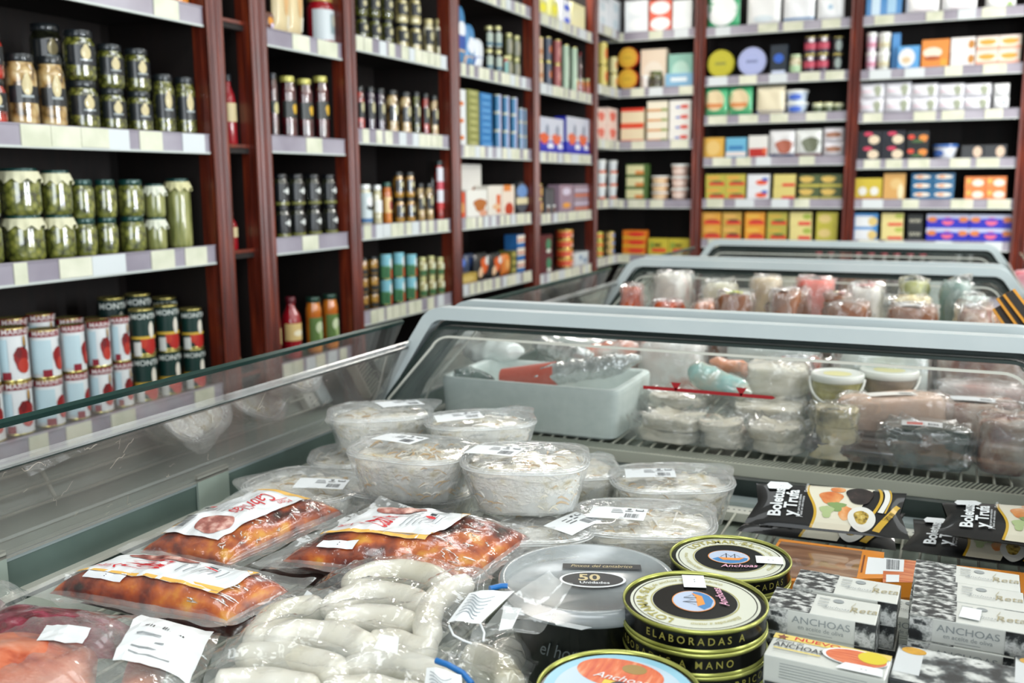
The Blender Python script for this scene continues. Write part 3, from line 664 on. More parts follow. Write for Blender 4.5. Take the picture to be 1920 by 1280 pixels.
stock('h', 2, [('pack', 'green packet with tan picture', 1320, 1410, 164, 1, ('3fae74', 'e:-.05:.55:.42:.36:dcc9a0;r:-.4:.3:.3:.45:d0854a;b:0:.2:8fb088'), 0, {}, 2),
 ('pack', 'cream packet with blue foot', 1418, 1472, 161, 1, ('e2d9bc', 'b:0:.14:2f5aa0')),
 ('tub', 'white and blue round cheese tub', 1471, 1516, 170, 2, ('c9d8ea', 'e:0:.5:.3:.3:3f66c8')),
 ('can', 'small green and cream tin', 1523, 1582, 193, 1, ('4c5a3a', 'b:.6:.95:c9cfae'), 0, {}, 3)])
stock('h', 3, [('box', 'gold carton with embossed face', 1317, 1358, 258, 1, ('d8a848', 'e:0:.5:.34:.36:e0be74')),
 ('box', 'sky blue carton with white band', 1361, 1400, 258, 1, ('6ab0d0', 'r:-.36:.4:.36:.6:3a7ab0;b:.1:.3:e0d4d0')),
 ('box', 'white carton with red base', 1403, 1440, 254, 1, ('dcdcd8', 'r:-.45:0:.45:.42:b0261e;e:.35:.3:.12:.15:d8603a')),
 ('pack', 'white packet with brown sausage picture', 1441, 1490, 244, 1, ('d9dadc', 'e:.1:.4:.34:.26:a8604c:.1;b:0:.12:3a4a7c')),
 ('pack', 'white packet with green herb picture', 1491, 1541, 242, 1, ('d6dad8', 'e:.1:.45:.34:.28:6a705c:.1;b:0:.12:8a5a5c')),
 ('pack', 'white packet with brown stripe', 1543, 1583, 239, 2, ('d8d6dc', 'e:0:.5:.4:.2:9a6c54'))])
SN = 'e:-.1:.72:.36:.14:%s:.06;r:-.3:.12:.48:.36:d8362c;e:.1:.4:.3:.1:%s'
stock('h', 4, [('box', 'yellow and red snack carton', 1322, 1397, 327, 2, ('b9b04a', SN % ('d8a04a', '6a6a3a')), 0, {}, 2),
 ('box', 'white carton with red dome', 1401, 1443, 327, 2, ('dfe2e6', 'e:.15:.35:.28:.2:e0542c;e:.3:.6:.16:.14:3f66b8')),
 ('box', 'cream carton with red foot', 1450, 1492, 327, 2, ('d3c678', 'r:-.1:.05:.48:.28:d83a34')),
 ('box', 'olive carton with tan biscuit', 1498, 1579, 327, 2, ('4c5a38', 'e:-.15:.6:.34:.26:d0b05c:.1;b:0:.2:c0b44c'), 0, {}, 2)])
stock('h', 5, [('box', 'orange and red snack carton', 1312, 1352, 398, 2, ('d8a040', SN % ('e0a854', 'b04a34'))),
 ('box', 'tan and red snack carton', 1354, 1390, 398, 2, ('c4a04a', SN % ('e0b060', '6a3a34'))),
 ('box', 'orange carton with yellow chips', 1396, 1434, 398, 2, ('e09a34', SN % ('e4b44a', 'b84430'))),
 ('box', 'green and red snack carton', 1438, 1476, 398, 2, ('b0a848', SN % ('c8a848', '4a6a34'))),
 ('box', 'cream and lime carton with red banner', 1480, 1522, 398, 2, ('dcd08a', 'e:.3:.7:.2:.2:a0b04a;r:-.1:.1:.46:.34:d8403c')),
 ('box', 'lime green carton', 1530, 1571, 398, 2, ('b8b044', 'e:-.1:.55:.3:.3:d2bc7a'))])
stock('i', 0, [('box', 'blue carton with pale panel', 1624, 1692, -16, 1, ('3f86c4', 'r:-.35:0:-.1:.9:c9e0f0;r:.1:.1:.35:.8:a0c8e4')), ('pack', 'wide white packet', 1698, 1762, -10, 1, ('f2f2f2', 'e:0:.2:.3:.06:e0d8dc'), 0, {}, 1), ('pack', 'wide white packet beside another', 1764, 1832, -10, 1, ('f0f2f4', 'e:0:.2:.3:.06:e0d8dc')),
 ('pack', 'white packet at the shelf end', 1846, 1905, -8, 1, ('eef0ee', 'e:.3:.3:.1:.2:a8c880'))])
stock('i', 1, [('tub', 'pink and white yoghurt drink', 1624, 1644, 62, 2, ('e0d0e0', 'b:.3:.6:c88aa0')), ('tub', 'cream and white yoghurt drink', 1647, 1670, 62, 2, ('dfe2d8', 'b:.3:.6:c8c0a0')),
 ('box', 'blue carton behind drinks', 1672, 1688, 62, 1, ('3f86c4', ''), .03), ('box', 'blue edged white pasta carton', 1683, 1725, 86, 1, ('5aa0d8', 'e:-.08:.5:.38:.4:e4e6e4;e:-.1:.4:.2:.14:d8c09a')),
 ('box', 'orange nougat carton', 1727, 1780, 74, 1, ('e08a3c', 'e:-.1:.55:.35:.18:e8dcc8;e:-.1:.35:.3:.08:a8542a;r:.2:0:.44:.3:d8a03a')),
 ('box', 'white biscuit carton with tan wafers', 1782, 1829, 70, 2, ('e6e2e0', 'e:.35:.5:.14:.3:b8803c;r:-.3:.4:.1:.5:d8c0d8')),
 ('box', 'orange and white biscuit carton', 1831, 1915, 68, 2, ('e8dccc', 'e:0:.6:.4:.2:e09a3c:.06;b:.05:.3:e4a890;b:.85:1:e0d0c8'), 0, {}, 2)])
stock('i', 2, [('pack', 'white and pink two-part packet', 1609, 1857, 156, 2, ('dadbe2', 'e:.25:.5:.14:.36:a8b09a:.1;r:-.4:.4:0:.5:e4c4d0'), 0, {}, 5),
 ('pack', 'slanted white packet', 1862, 1893, 156, 2, ('dfe2e4', 'e:.1:.5:.2:.2:c0c8cc'))])
stock('i', 3, [('box', 'black carton with cream dish', 1608, 1697, 246, 2, ('191c26', 'e:.2:.4:.24:.3:e0cfb4;e:-.05:.8:.2:.14:c83a5a'), 0, {}, 2),
 ('box', 'black carton with orange dish', 1700, 1742, 246, 2, ('1a1f22', 'e:.25:.5:.2:.26:e08a3c:.1;e:-.3:.6:.16:.16:d84a34;e:0:.3:.3:.1:4a6a3c')),
 ('tub', 'low blue and white tub', 1748, 1795, 271, 1, ('dfe4ee', 'e:-.3:.5:.24:.3:3f66b0'), 0, {'lid': '3a64a8'}),
 ('box', 'low black carton with cream face', 1801, 1887, 272, 1, ('15181c', 'e:.22:.5:.2:.4:d2b8a0'), 0, {}, 2)])
stock('i', 4, [('box', 'wide yellow carton with two eggs', 1603, 1654, 334, 1, ('c9b43a', 'b:0:.12:b8743a;e:-.22:.4:.16:.2:dfe0dc;e:.22:.4:.16:.2:dfe0dc')),
 ('box', 'tan corn carton', 1656, 1698, 325, 1, ('cfa05c', 'e:.1:.6:.3:.2:d8b87a;e:.3:.3:.14:.3:e0d8b0')),
 ('box', 'black and blue tuna carton', 1708, 1790, 325, 3, ('1c5f8a', 'e:0:.6:.4:.25:e4dcd0;e:-.1:.6:.16:.16:e09a6a'), 0, {}, 2),
 ('box', 'orange carton with white lozenges', 1808, 1887, 331, 2, ('df7c34', 'e:.15:.45:.28:.3:e8dccc;e:-.3:.6:.12:.2:c9b04a'), 0, {}, 2)])
stock('i', 5, [('box', 'blue and white rice carton', 1601, 1646, 400, 2, ('4a90d0', 'r:-.46:0:.3:.8:dfe4e8;e:.3:.4:.2:.34:d8c07a')),
 ('box', 'cream carton with lime corner and red banner', 1652, 1694, 400, 2, ('dccf8c', 'e:.3:.8:.2:.15:a8b44c;r:-.2:.1:.46:.3:d84438')),
 ('box', 'small dark carton with silver lettering', 1701, 1730, 402, 2, ('25292a', 't:WW:0:.5:.4:c9c8b4')),
 ('box', 'wide royal blue carton with pink oval', 1736, 1900, 402, 2, ('2128b4', 'b:.6:1:b9c0dc;e:0:.5:.14:.3:e0668a;e:-.36:.62:.12:.2:d07a44;e:.36:.62:.12:.2:d07a44;e:0:.62:.3:.1:2a34c0'), 0, {}, 2)])
for bk, xs in (('h', [1532, 1560]), ('i', [1605, 1630, 1655, 1682, 1708, 1733])):
    stock(bk, 6, [('bottle', 'clear drink bottle with red cap', xs[0]-9, xs[-1]+9, 468, 1, ('dark', 'c8384a', (.2, .5, '6a6060'), ''), 0, {}, len(xs))])
stock('i', 6, [('bottle', 'squat silver capped bottle', 1785, 1830, 470, 1, ('dark', '9aa0a2', (.2, .6, '4a4c50'), ''), 0, {}, 2)])
# ------------------------------------------------------------------ chest freezers
def part(name, mb, root, par=None, **kw):
    return obj(name, mb.xf(Matrix.Rotation(-root.rotation_euler.z, 4, 'Z') @ Matrix.Translation(-root.location)), par or root, **kw)
PANE = film('freezer_glass', haze=.075, bump=.03, scale=9, rough=.03, hazecol='b4b2ae', hazescale=5, base=.03)
PANE_IN = film('scratched_side_glass', haze=.12, bump=.012, scale=7, rough=.012, hazecol='b9b0aa', hazescale=6, base=.22)
PANE_END = film('end_panel_glass', haze=.10, bump=.04, scale=9, rough=.04, hazecol='c6d6d4', hazescale=4, base=.03)
PANE_EDGE = col('10302c', .2)
RUBBER = col('1f2f2c', .5)
GREYG = noisy('grey_green_rail', [(.3, '4c5c57'), (.7, '5f706a')], 5, rough=.35)
LINER = noisy('freezer_liner', [(.3, '8f9a90'), (.7, 'a5aea3')], 4, rough=.35)
DGREY = noisy('dark_end_wall', [(.3, '26302f'), (.7, '38433f')], 6, rough=.4)
WIRE = col('c4c7b8', .35)
STEEL = noisy('grey_steel', [(.3, '8c999b'), (.7, 'a3b0b1')], 3, rough=.3, metal=.3)
def meshmat():
    m, nt, b, o = newmat('expanded_mesh_strip'); N = nt.nodes; L = nt.links
    tc = N.new('ShaderNodeTexCoord'); mp = N.new('ShaderNodeMapping'); mp.inputs['Rotation'].default_value = (0, 0, .6); mp.inputs['Scale'].default_value = (1, .5, 1)
    L.new(tc.outputs['Object'], mp.inputs[0])
    w = N.new('ShaderNodeTexWave'); w.inputs['Scale'].default_value = 50; w.bands_direction = 'X'; L.new(mp.outputs[0], w.inputs['Vector'])
    cr = N.new('ShaderNodeValToRGB'); cr.color_ramp.elements[0].position = .35; cr.color_ramp.elements[0].color = lin('3c4440'); cr.color_ramp.elements[1].position = .6; cr.color_ramp.elements[1].color = lin('b4b9a8')
    L.new(w.outputs[0], cr.inputs[0]); L.new(cr.outputs[0], b.inputs['Base Color']); b.inputs['Roughness'].default_value = .5
    return m
MESHM = meshmat()
FL, FR = -1.065, .262          # feet of the slanting sides
GZ = {}
def frame_path(dz=0, inset=0):
    p = []
    def arc(cx, cz, r, a0, a1, n=6):
        for i in range(n+1):
            a = math.radians(a0+(a1-a0)*i/n); p.append((cx+r*math.cos(a), cz+r*math.sin(a)))
    p.append((FL+inset, .885)); p.append((FL+.02+inset, .925))
    arc(-.905+inset, 1.055+dz-inset, .045, 150, 90)
    arc(.098-inset, 1.055+dz-inset, .045, 90, 30)
    p.append((FR-.02-inset, .925)); p.append((FR-inset, .885))
    return p
def sweep(mb, path, w, d, y, m):
    """flat bar of width w in the frame plane and depth d along the freezer, following the path"""
    v = []
    for i, (x, z) in enumerate(path):
        ax, az = path[max(i-1, 0)]; bx, bz = path[min(i+1, len(path)-1)]; L = math.hypot(bx-ax, bz-az)
        nx, nz = -(bz-az)/L, (bx-ax)/L
        for yy, k in ((y-d/2, -.5), (y+d/2, -.5), (y+d/2, .5), (y-d/2, .5)): v.append((x+nx*w*k, yy, z+nz*w*k))
    f = [(4*i+k, 4*i+(k+1) % 4, 4*i+4+(k+1) % 4, 4*i+4+k) for i in range(len(path)-1) for k in range(4)]
    return mb.add(v, f, m)
def quad_slab(mb, a, b, c, d, t, m):
    a, b, c, d = map(Vector, (a, b, c, d)); n = (b-a).cross(d-a).normalized()*t
    return mb.add([a, b, c, d, a+n, b+n, c+n, d+n], [(0, 3, 2, 1), (4, 5, 6, 7), (0, 1, 5, 4), (1, 2, 6, 5), (2, 3, 7, 6), (3, 0, 4, 7)], m)
def freezer(label, y0, y1, gz, near=True, far=True, wires=True, xw=None, ya0=None):
    t = thing('chest_freezer', label, 'freezer', (-.4, y0, 0), 0, None)
    part('body_panel', MB().box(-1.12, y0, .08, -1.10, y1, .86, WHITE).box(.30, y0, .08, .32, y1, .86, WHITE).box(-1.1, y0, .08, .3, y0+.02, .80, WHITE).box(-1.1, y1-.02, .08, .3, y1, .80, WHITE).box(-1.1, y0+.02, .7, .3, y1-.02, .76, LINER), t)
    for sgn, foot, lbl in ((-1, FL, 'l'), (1, FR, 'r')):
        X = lambda a: foot+sgn*a
        def bx(mb, a0, z0, a1, z1, m): return mb.box(min(X(a0), X(a1)), y0, z0, max(X(a0), X(a1)), y1, z1, m)
        part('side_rail', bx(bx(bx(MB(), -.004, .846, .04, .886, GREYG), -.006, .886, .045, .893, STEEL), .04, .76, .056, .893, WHITE), t)
        part('ledge', bx(bx(MB(), -.018, .838, -.004, .846, CREAM), -.0195, .834, -.017, .840, RUBBER), t)
        mb = MB(); v = [(X(-.0185), y0+.02, .836), (X(-.0185), y1-.02, .836), (X(-.075), y1-.02, gz-.02), (X(-.075), y0+.02, gz-.02)]
        mb.add(v, [(0, 1, 2, 3)], LINER); part('inner_wall', mb, t)
        # inner glass leaning in, with its clear grip rail, and the outer raised pane
        g = MB(); quad_slab(g, (X(-.005), y0+.01, .893), (X(-.005), y1-.03, .893), (X(-.082), y1-.03, 1.028), (X(-.082), y0+.01, 1.028), .004, PANE_IN)
        gi = part('side_glass', g, t)
        if sgn < 0:
            sc = MB(); q = random.Random(5)
            for k in range(60):
                yy = q.uniform(y0+.25, y1-.08); f0 = q.random(); an = q.gauss(.9, .9); L_ = abs(q.gauss(0, .012))+.003; pts = []
                for j in range(7):
                    ff = min(.97, max(.03, f0+j/6*L_*math.sin(an)/.16+.02*math.sin(j*1.3+k)*L_/.02)); y_ = yy+j/6*L_*math.cos(an)
                    pts.append((X(-.005-.077*ff)+.0004, y_, .893+.135*ff+.0006))
                sc.tube(pts, .00022+.00025*(k % 3 == 0), col('e8dccb', .3), 4)
            part('scratch_marks', sc, t, gi)
        e = MB().tube([(X(-.083), y0+.01, 1.030), (X(-.083), y1-.025, 1.030)], .0022, RUBBER, 6)
        quad_slab(e, (X(-.083), y0+.01, 1.033), (X(-.083), y1-.03, 1.033), (X(-.087), y1-.03, 1.043), (X(-.087), y0+.01, 1.043), .005, film('clear_grip_rail', haze=.22, bump=.1, rough=.25, hazecol='c9cccc', base=.0))
        part('grip_rail', e, t, gi)
        g = MB(); quad_slab(g, (X(.045), y0+.012, .893), (X(.045), y1-.004, .893), (X(-.045), y1-.004, 1.072), (X(-.045), y0+.012, 1.072), .006, PANE)
        go = part('outer_glass', g, t)
        e = MB(); quad_slab(e, (X(-.045), y0+.012, 1.072), (X(-.045), y1-.004, 1.072), (X(-.0490), y1-.004, 1.0790), (X(-.0490), y0+.012, 1.0790), .0070, PANE_EDGE); part('glass_edge', e, t, go)
    def endf(y, s):
        P = frame_path()
        fr = part('end_frame', sweep(MB(), P, .024, .034, y, WHITE), t)
        part('seal', sweep(MB(), frame_path(-.015, .012), .005, .036, y, RUBBER), t, fr)
        if s < 0: part('dark_gap_strip', sweep(MB(), frame_path(-.012, .008), .012, .076, y+.061, RUBBER), t)  # dark strip added to fill in the shade of the gap between freezers
        part('inner_trim', sweep(MB(), frame_path(-.018, .024), .004, .005, y+s*.03, CREAM), t, fr)
        Q = frame_path(-.012, .012); mb = MB()
        for yy in (y,): mb.add([(x, yy, z) for x, z in Q], [list(range(len(Q)))], PANE_END)
        if s < 0: part('end_glass', mb, t)
        part('end_wall', MB().box(FL+.02, y-.008, .70, FR-.02, y+.008, .875-.04, DGREY), t)
    if far: endf(y1-.022, -1)
    if near: endf(y0+.022, 1)
    # wire floor
    if wires:
        xa, xb = (xw or (FL+.075, FR-.075)); root = None
        ya, yb = ya0 or y0+.05, y1-.115
        fl = MB().box(xa-.01, ya, gz-.032, xb+.01, y1-.035, gz-.026, LINER); part('liner_floor', fl, t)
        fr = MB()
        for yy in (ya+.012, (ya+yb)/2, yb): fr.tube([(xa, yy, gz-.008), (xb, yy, gz-.008)], .003, WIRE, 6)
        n = int((xb-xa)/.026); st = (xb-xa)/n
        for i in range(n+1): fr.tube([(xa+i*st, ya, gz-.003), (xa+i*st, yb, gz-.003)], .0024, WIRE, 5, caps=False)
        part('wire_floor', fr, t)
        ps = MB().box(xa, yb-.004, gz-.016, xb, yb+.030, gz-.001, CREAM)
        A = Art(); k = int((xb-xa)/.009)
        for i in range(k): A.ell(xa+.0045+i*(xb-xa)/k, yb+.012, .0022, .0022, RUBBER, 8, 1)
        for q in A.p: q[0][:] = [(x, y, 1) for x, y, _ in q[0]]
        A.to(on_top(gz-.001), ps); part('perforated_strip', ps, t)
        part('steel_strip', MB().box(xa, yb+.031, gz-.012, xb, yb+.066, gz+.006, STEEL), t)
    return t
GA, GB = .805, .842
freezer('white glass-sided chest freezer holding trays, stew pouches and tins', .30, 1.690, GA, near=False)
fb = freezer('white glass-sided chest freezer with white foam box and bagged meats', 1.768, 3.0, GB, ya0=1.735)
part('mesh_strip', MB().box(FL+.05, 1.728, GB-.012, FR-.05, 1.775, GB, MESHM).box(FL+.05, 1.722, GB-.02, FR-.05, 1.728, GB+.002, WIRE), fb)
freezer('white glass-sided chest freezer farthest from the trays', 3.078, 4.10, GB)
# red load line on the end glass
A = Art(); RD = col('a3141e', .4)
x0, x1 = ony(1205, 727, 1.66).x, ony(1447, 745, 1.66).x; zL = ony(1325, 736, 1.66).z
A.rect(x0, zL-.003, x1, zL+.003, RD); A.poly([(x1, zL-.003), (x1+.006, zL), (x1, zL+.003)], RD)
for px in (1266, 1389):
    xx = ony(px, 735, 1.66).x; A.poly([(xx-.009, zL+.013), (xx, zL-.003), (xx+.009, zL+.013)], RD)
mb = A.to(lambda x, y, l: (x, 1.6635, y)); A.to(lambda x, y, l: (x, 1.6629, y), mb)
t = thing('load_line_sticker', 'red load line strip with two small triangles stuck on end glass', 'sticker', (x0, 1.663, zL))
part('red_strip', mb, t)
# small grey tag holder clipped on the rail
t = thing('rail_clip', 'small pale grey square clip standing on the freezer rail', 'clip', onx(400, 945, -1.062))
def clip(px0, py0, px1, py1, t):
    a, b = onx(px0, py0, -1.058), onx(px1, py1, -1.058)
    part('plate', MB().box(-1.060, a.y, .846, -1.056, b.y, .897, noisy('clip_grey', [(.3, '8b988f'), (.7, '9aa79e')], 5)), t)
    part('hook', MB().box(-1.062, a.y, .893, -1.056, b.y, .903, CREAM), t)
clip(372, 950, 428, 905, t)
t = thing('rail_clip', 'pale grey clip on the rail, cut by the photo edge', 'clip', onx(5, 1110, -1.062)); clip(-60, 1110, 14, 1085, t)

# ------------------------------------------------------------------ generic wrapped goods
WRAP = film('cling_wrap', haze=.085, bump=1, scale=45, stretch=(1, 2.6, 1), rough=.10, base=.02, hazescale=30)
WRAPB = film('bag_plastic', haze=.095, bump=.8, scale=28, stretch=(1, 1.8, 1), rough=.08, base=.02, hazescale=18)
def nz(p, sc, seed=0): return noise.noise(Vector((p[0]*sc+seed*7.3, p[1]*sc-seed*3.1, p[2]*sc+seed)))
def lump_box(w, d, h, m, amp=.004, sc=30, seed=0, e=4.0, n=32, k=12):
    """rounded lumpy block standing on z=0"""
    mb = MB(); v = []; 
    for j in range(k+1):
        t = -1+2*j/k; zz = h/2*(1+math.copysign(abs(math.sin(t*PI/2))**.8, t)); r = max(.02, (1-abs(t)**e)**(1/e))
        for i in range(n):
            a = 2*PI*i/n; ct, st = math.cos(a), math.sin(a)
            ct = math.copysign(abs(ct)**.55, ct); st = math.copysign(abs(st)**.55, st)
            p = Vector((w/2*r*ct, d/2*r*st, zz)); q = (nz(p, sc, seed)+.6*nz(p, sc*2.6, seed+1))*amp
            v.append((p.x*(1+q/w*2), p.y*(1+q/d*2), max(0, p.z+q*(1 if t > 0 else 0))))
    f = [(j*n+i, j*n+(i+1) % n, (j+1)*n+(i+1) % n, (j+1)*n+i) for j in range(k) for i in range(n)]
    mb.add(v, f, m, True); mb.add(v[:n], [list(range(n))[::-1]], m); mb.add(v[-n:], [list(range(n))], m)
    return mb
CODM = noisy('salt_cod_flesh', [(.3, 'b9ae8c'), (.5, 'd9d4c2'), (.75, 'e9e7de')], 22, rough=.5, bump=.5, bscale=60)
FISH = noisy('pale_fish_flesh', [(.3, 'a79c82'), (.5, 'd4cebc'), (.75, 'e3e0d4')], 14, rough=.45, stretch=(1, 1, 3), bump=.3)
HAM = noisy('cured_meat', [(.28, '4c241a'), (.42, '7e4634'), (.55, 'b79a88'), (.7, 'dcd4cc')], 16, rough=.35, stretch=(1, 3, 1))
BROWN = noisy('brown_cured_loin', [(.3, '6a3c24'), (.6, '8e5a38'), (.8, 'b08460')], 12, rough=.4)
CHOR = noisy('chorizo_skin', [(.3, '6e1e12'), (.5, 'a8401c'), (.7, 'c86a2c')], 20, rough=.3)
MORC = noisy('dark_blood_sausage', [(.3, '1d0e0c'), (.6, '3a1c18'), (.8, '5a3028')], 18, rough=.15, coat=1)
PINK = noisy('pink_loaf', [(.3, 'c8a088'), (.6, 'dab8a0'), (.8, 'e4cdb8')], 10, rough=.35)
def placeP(px, py, y): p = ony(px, py, y); return p
PK = []
def goods(label, cat, name, pc, py_top, y, wpx, d, m, rz=0, layers=1, z=GB, amp=.006, lab=None, bag=1.10, tilt=0, hmin=.015, filmmat=WRAP, seed=None, sticker=None):
    """a wrapped block: px centre, px of its top edge at distance y, width in px"""
    p = ony(pc, py_top, y); w = wpx*depth(p)/FPX; h = max(hmin, p.z-z)
    t = thing(name, label, cat, (p.x, y+d/2, z+.0015), rz)
    PK.append([t, w*(.84 if 'meat_packet' in name else 1)*bag*.5+.018, d*bag*.5+.002])
    if tilt: t.rotation_euler.x = tilt
    sd = R.random()*9 if seed is None else seed
    if 'meat_packet' in name: w *= .84; t.rotation_euler.z *= .4
    cb = MB()
    for k in range(layers):
        lb_ = lump_box(w*(1-.06*(k % 2)), d, h/layers*1.02, m, amp/layers**.5, 30, sd+k, e=6 if layers > 1 else 4)
        o_ = len(cb.v); cb.add([(x+.006*math.sin(k*2+sd), y_, z_+k*h/layers) for x, y_, z_ in lb_.v], lb_.f, m, True)
    obj('contents', cb, t)
    fb_ = lump_box(w*bag, d*bag, h*1.05, filmmat, amp*2.2, 62, sd+2, e=3)
    # twisted film ends
    for s in (-1, 1):
        pts = []
        def fan(u, v, s=s): return (s*(w*bag/2*.93+.018*u), (v-.5)*d*.6*(1-.35*u)+.004*math.sin(11*v+3*u), .010+h*.25*(1-u)+.005*math.sin(14*v+s))
        fb_.grid(fan, 3, 8, filmmat)
    obj('film', fb_, t)
    if lab:
        A = Art(); A.rect(-w*.26, -d*.22, w*.2, d*.16, col(lab, .5), 4, 4)
        if sticker: A.rect(-w*.2, -d*.15, -w*.02, d*.05, col(sticker, .5), 2, 2)
        A.barcode(w*.04, -d*.14, w*.16, d*.02, INK)
        obj('label', A.to(lambda x, y_, l: (x, y_, h*1.05*.985+.0015+.0002*l-(abs(x)/w)**2*.3*h)), t)
    return t
# contents of the second freezer ------------------------------------------
STY = noisy('white_foam_box', [(.3, 'cfdcd8'), (.7, 'dae5e1')], 40, rough=.7, bump=.1)
a, b = ony(822, 705, 1.785), ony(1158, 728, 1.785)
t = thing('foam_box', 'white foam box holding foil packets behind the end glass', 'box', ((a.x+b.x)/2, 1.785, GB))
mb = MB(); X0, X1, Y0, Y1, ZT = a.x, b.x, 1.785, 2.03, a.z
hw, hd, hh = (X1-X0)/2, (Y1-Y0)/2, ZT-GB
mb.lathe([(.94, 0), (.97, .004), (1, hh*.9), (.995, hh-.003), (.98, hh), (.93, hh), (.915, hh-.004), (.90, .03), (.01, .03)], STY, 80, nexp=14, a=hw, b=hd, c=((X0+X1)/2, (Y0+Y1)/2, GB), smooth=False)
part('foam_wall', mb, t)
FOIL = noisy('crumpled_clear_foil', [(.3, 'b6bcba'), (.5, 'd8dcdb'), (.7, '9aa19f')], 40, rough=.18, metal=.55, bump=1, bscale=45, bdist=.01)
def foil(label, pts, y, r, m, z0, extra=None, name='foil_packet', cat='packet', ends=True, flat=.55):
    P = [ony(px, py, yy) for (px, py), yy in zip(pts, y if isinstance(y, (list, tuple)) else [y]*len(pts))]
    t = thing(name, label, cat, P[0]); n = len(P); K = 20; Q = []
    for i in range(K+1):
        u = i/K*(n-1); k = min(int(u), n-2); f = u-k; Q.append(P[k].lerp(P[k+1], f))
    mb = MB().tube(Q, r, m, 14, rf=lambda u: (min(1, u*6, (1-u)*6)*.75+.25))
    mb.v = [(x+nz((x, y_, z), 55)*.006, y_+nz((x, y_, z), 55, 2)*.006, z+nz((x, y_, z), 55, 4)*.006) for x, y_, z in mb.v]
    part('wrapped_body', mb, t)
    if extra:
        e = MB().tube(Q[int(K*extra[0]):int(K*extra[1])+1], r*1.06, extra[2], 14); part('printed_band', e, t)
    return t
foil('shiny clear packet with orange red strip lying in foam box', [(945, 712), (1040, 700), (1120, 690), (1200, 672)], 1.90, .024, FOIL, 0, (.0, .35, col('c8503a', .4)))
foil('glossy grey mackerel packet in front corner of foam box', [(850, 705), (880, 700), (925, 712)], [1.82, 1.86, 1.90], .014, noisy('mackerel', [(.3, '3c4c48'), (.7, '6a7a74')], 20, rough=.2, coat=1), 0)
foil('crumpled silver packet leaning at back of foam box', [(1000, 640), (1050, 660), (1110, 668)], [2.1, 2.05, 2.0], .022, FOIL, 0)
foil('clear packet with pink and orange stripe behind foam box', [(1060, 668), (1130, 660), (1200, 650)], 2.12, .022, noisy('pink_orange_wrap', [(.3, 'd9b8a0'), (.5, 'd87a5c'), (.7, 'e2dcd6')], 12, rough=.2, coat=1), 0)
foil('pale frosted packet standing in foam box near frame', [(880, 668), (920, 655), (985, 660)], 2.02, .024, noisy('frost_wrap', [(.3, 'c3cfcb'), (.7, 'dde5e2')], 12, rough=.2, coat=1), 0)
foil('teal edged clear pouch of nuts behind wrapped fish', [(1290, 690), (1340, 715), (1410, 740)], 1.98, .028, noisy('teal_pouch', [(.3, '9c8a74'), (.45, 'b7b4a4'), (.6, '8fbdb8'), (.75, 'c9d9d4')], 14, rough=.2, coat=1), 0)
foil('long orange stripe pouch behind the wrapped fish', [(1330, 678), (1390, 690), (1440, 712)], 2.08, .016, noisy('orange_strip_pouch', [(.3, 'd9d2c8'), (.55, 'd9895c'), (.8, 'e2c8b4')], 14, rough=.2, coat=1), 0)
GBT = [
 ('lower bag of white fish pieces beside foam box', 1215, 790, 1.79, 118, .10, FISH, 0),
 ('cut fish bag with brown edges showing', 1318, 800, 1.80, 74, .10, noisy('fish_brown_edge', [(.3, '9c6a4c'), (.45, 'd4cdbb'), (.8, 'e0dccf')], 10, rough=.45), 1),
 ('bag of pale fish fillets on wire floor', 1400, 806, 1.80, 92, .10, FISH, 2),
 ('long bag of white fish under red load line', 1385, 770, 1.90, 130, .10, FISH, 4),
 ('upper bag of white fish pieces beside foam box', 1215, 745, 1.92, 110, .10, FISH, 3),
 ('folded bag of dried fish with dark skin', 1510, 768, 1.82, 74, .09, noisy('fish_dark_skin', [(.3, '4c4634'), (.45, 'c9b98a'), (.8, 'd9d4c4')], 16, rough=.4), 5),
 ('stacked white fish bag leaning on bucket', 1450, 700, 2.00, 120, .12, FISH, 6)]
for lb, pc, pt, y, w, d, m, sd in GBT: goods(lb, 'bag', 'wrapped_fish_bag', pc, pt, y, w, d, m, amp=.009, layers=3 if sd % 2 else 2, bag=1.16, seed=sd, rz=R.uniform(-.15, .15))
# two pickle buckets with handles
def bucket(label, px, pyt, y, wpx, z=GB, contents='gherkin_brine', hx=('6e6a34', 'a29a58')):
    p = ony(px, pyt, y); r = wpx*depth(p)/FPX/2; h = p.z-z
    t = thing('plastic_bucket', label, 'bucket', (p.x, y+r, z))
    obj('tub_wall', MB().lathe([(r*.86, 0), (r*.88, .003), (r*.97, h-.014)], noisy(contents, [(.3, hx[0]), (.6, hx[1]), (.8, 'c9c29a')], 24, rough=.3, coat=.8), 32), t)
    obj('lid', MB().lathe([(r*.98, h-.016), (r*1.03, h-.014), (r*1.03, h-.002), (r*.97, h), (r*.9, h-.003)], col('dfe3dc', .35, coat=.3), 32), t)
    obj('lid_label', Art().ell(0, 0, r*.55, r*.5, col('d9d59a', .5), 24, 1).to(on_top(h-.0028)), t)
    pts = [(r*1.04*math.cos(a), -r*1.04*abs(math.sin(a))*1.0, h-.012-.045*math.sin(a)) for a in [PI*i/16 for i in range(17)]]
    obj('handle', MB().tube(pts, .0028, col('e4e6e0', .35), 6), t)
bucket('clear bucket of green pickles with white lid and handle', 1565, 706, 1.96, 96)
bucket('second lidded bucket of brown goods beside pickle bucket', 1664, 700, 2.02, 106, hx=('5a4a38', '8e7a60'), contents='brown_brine')
goods('pale pink wrapped loaf lying across dark sausage', 'packet', 'wrapped_meat_loaf', 1690, 762, 1.86, 210, .075, PINK, rz=.5, amp=.004, lab='e9e6e0')
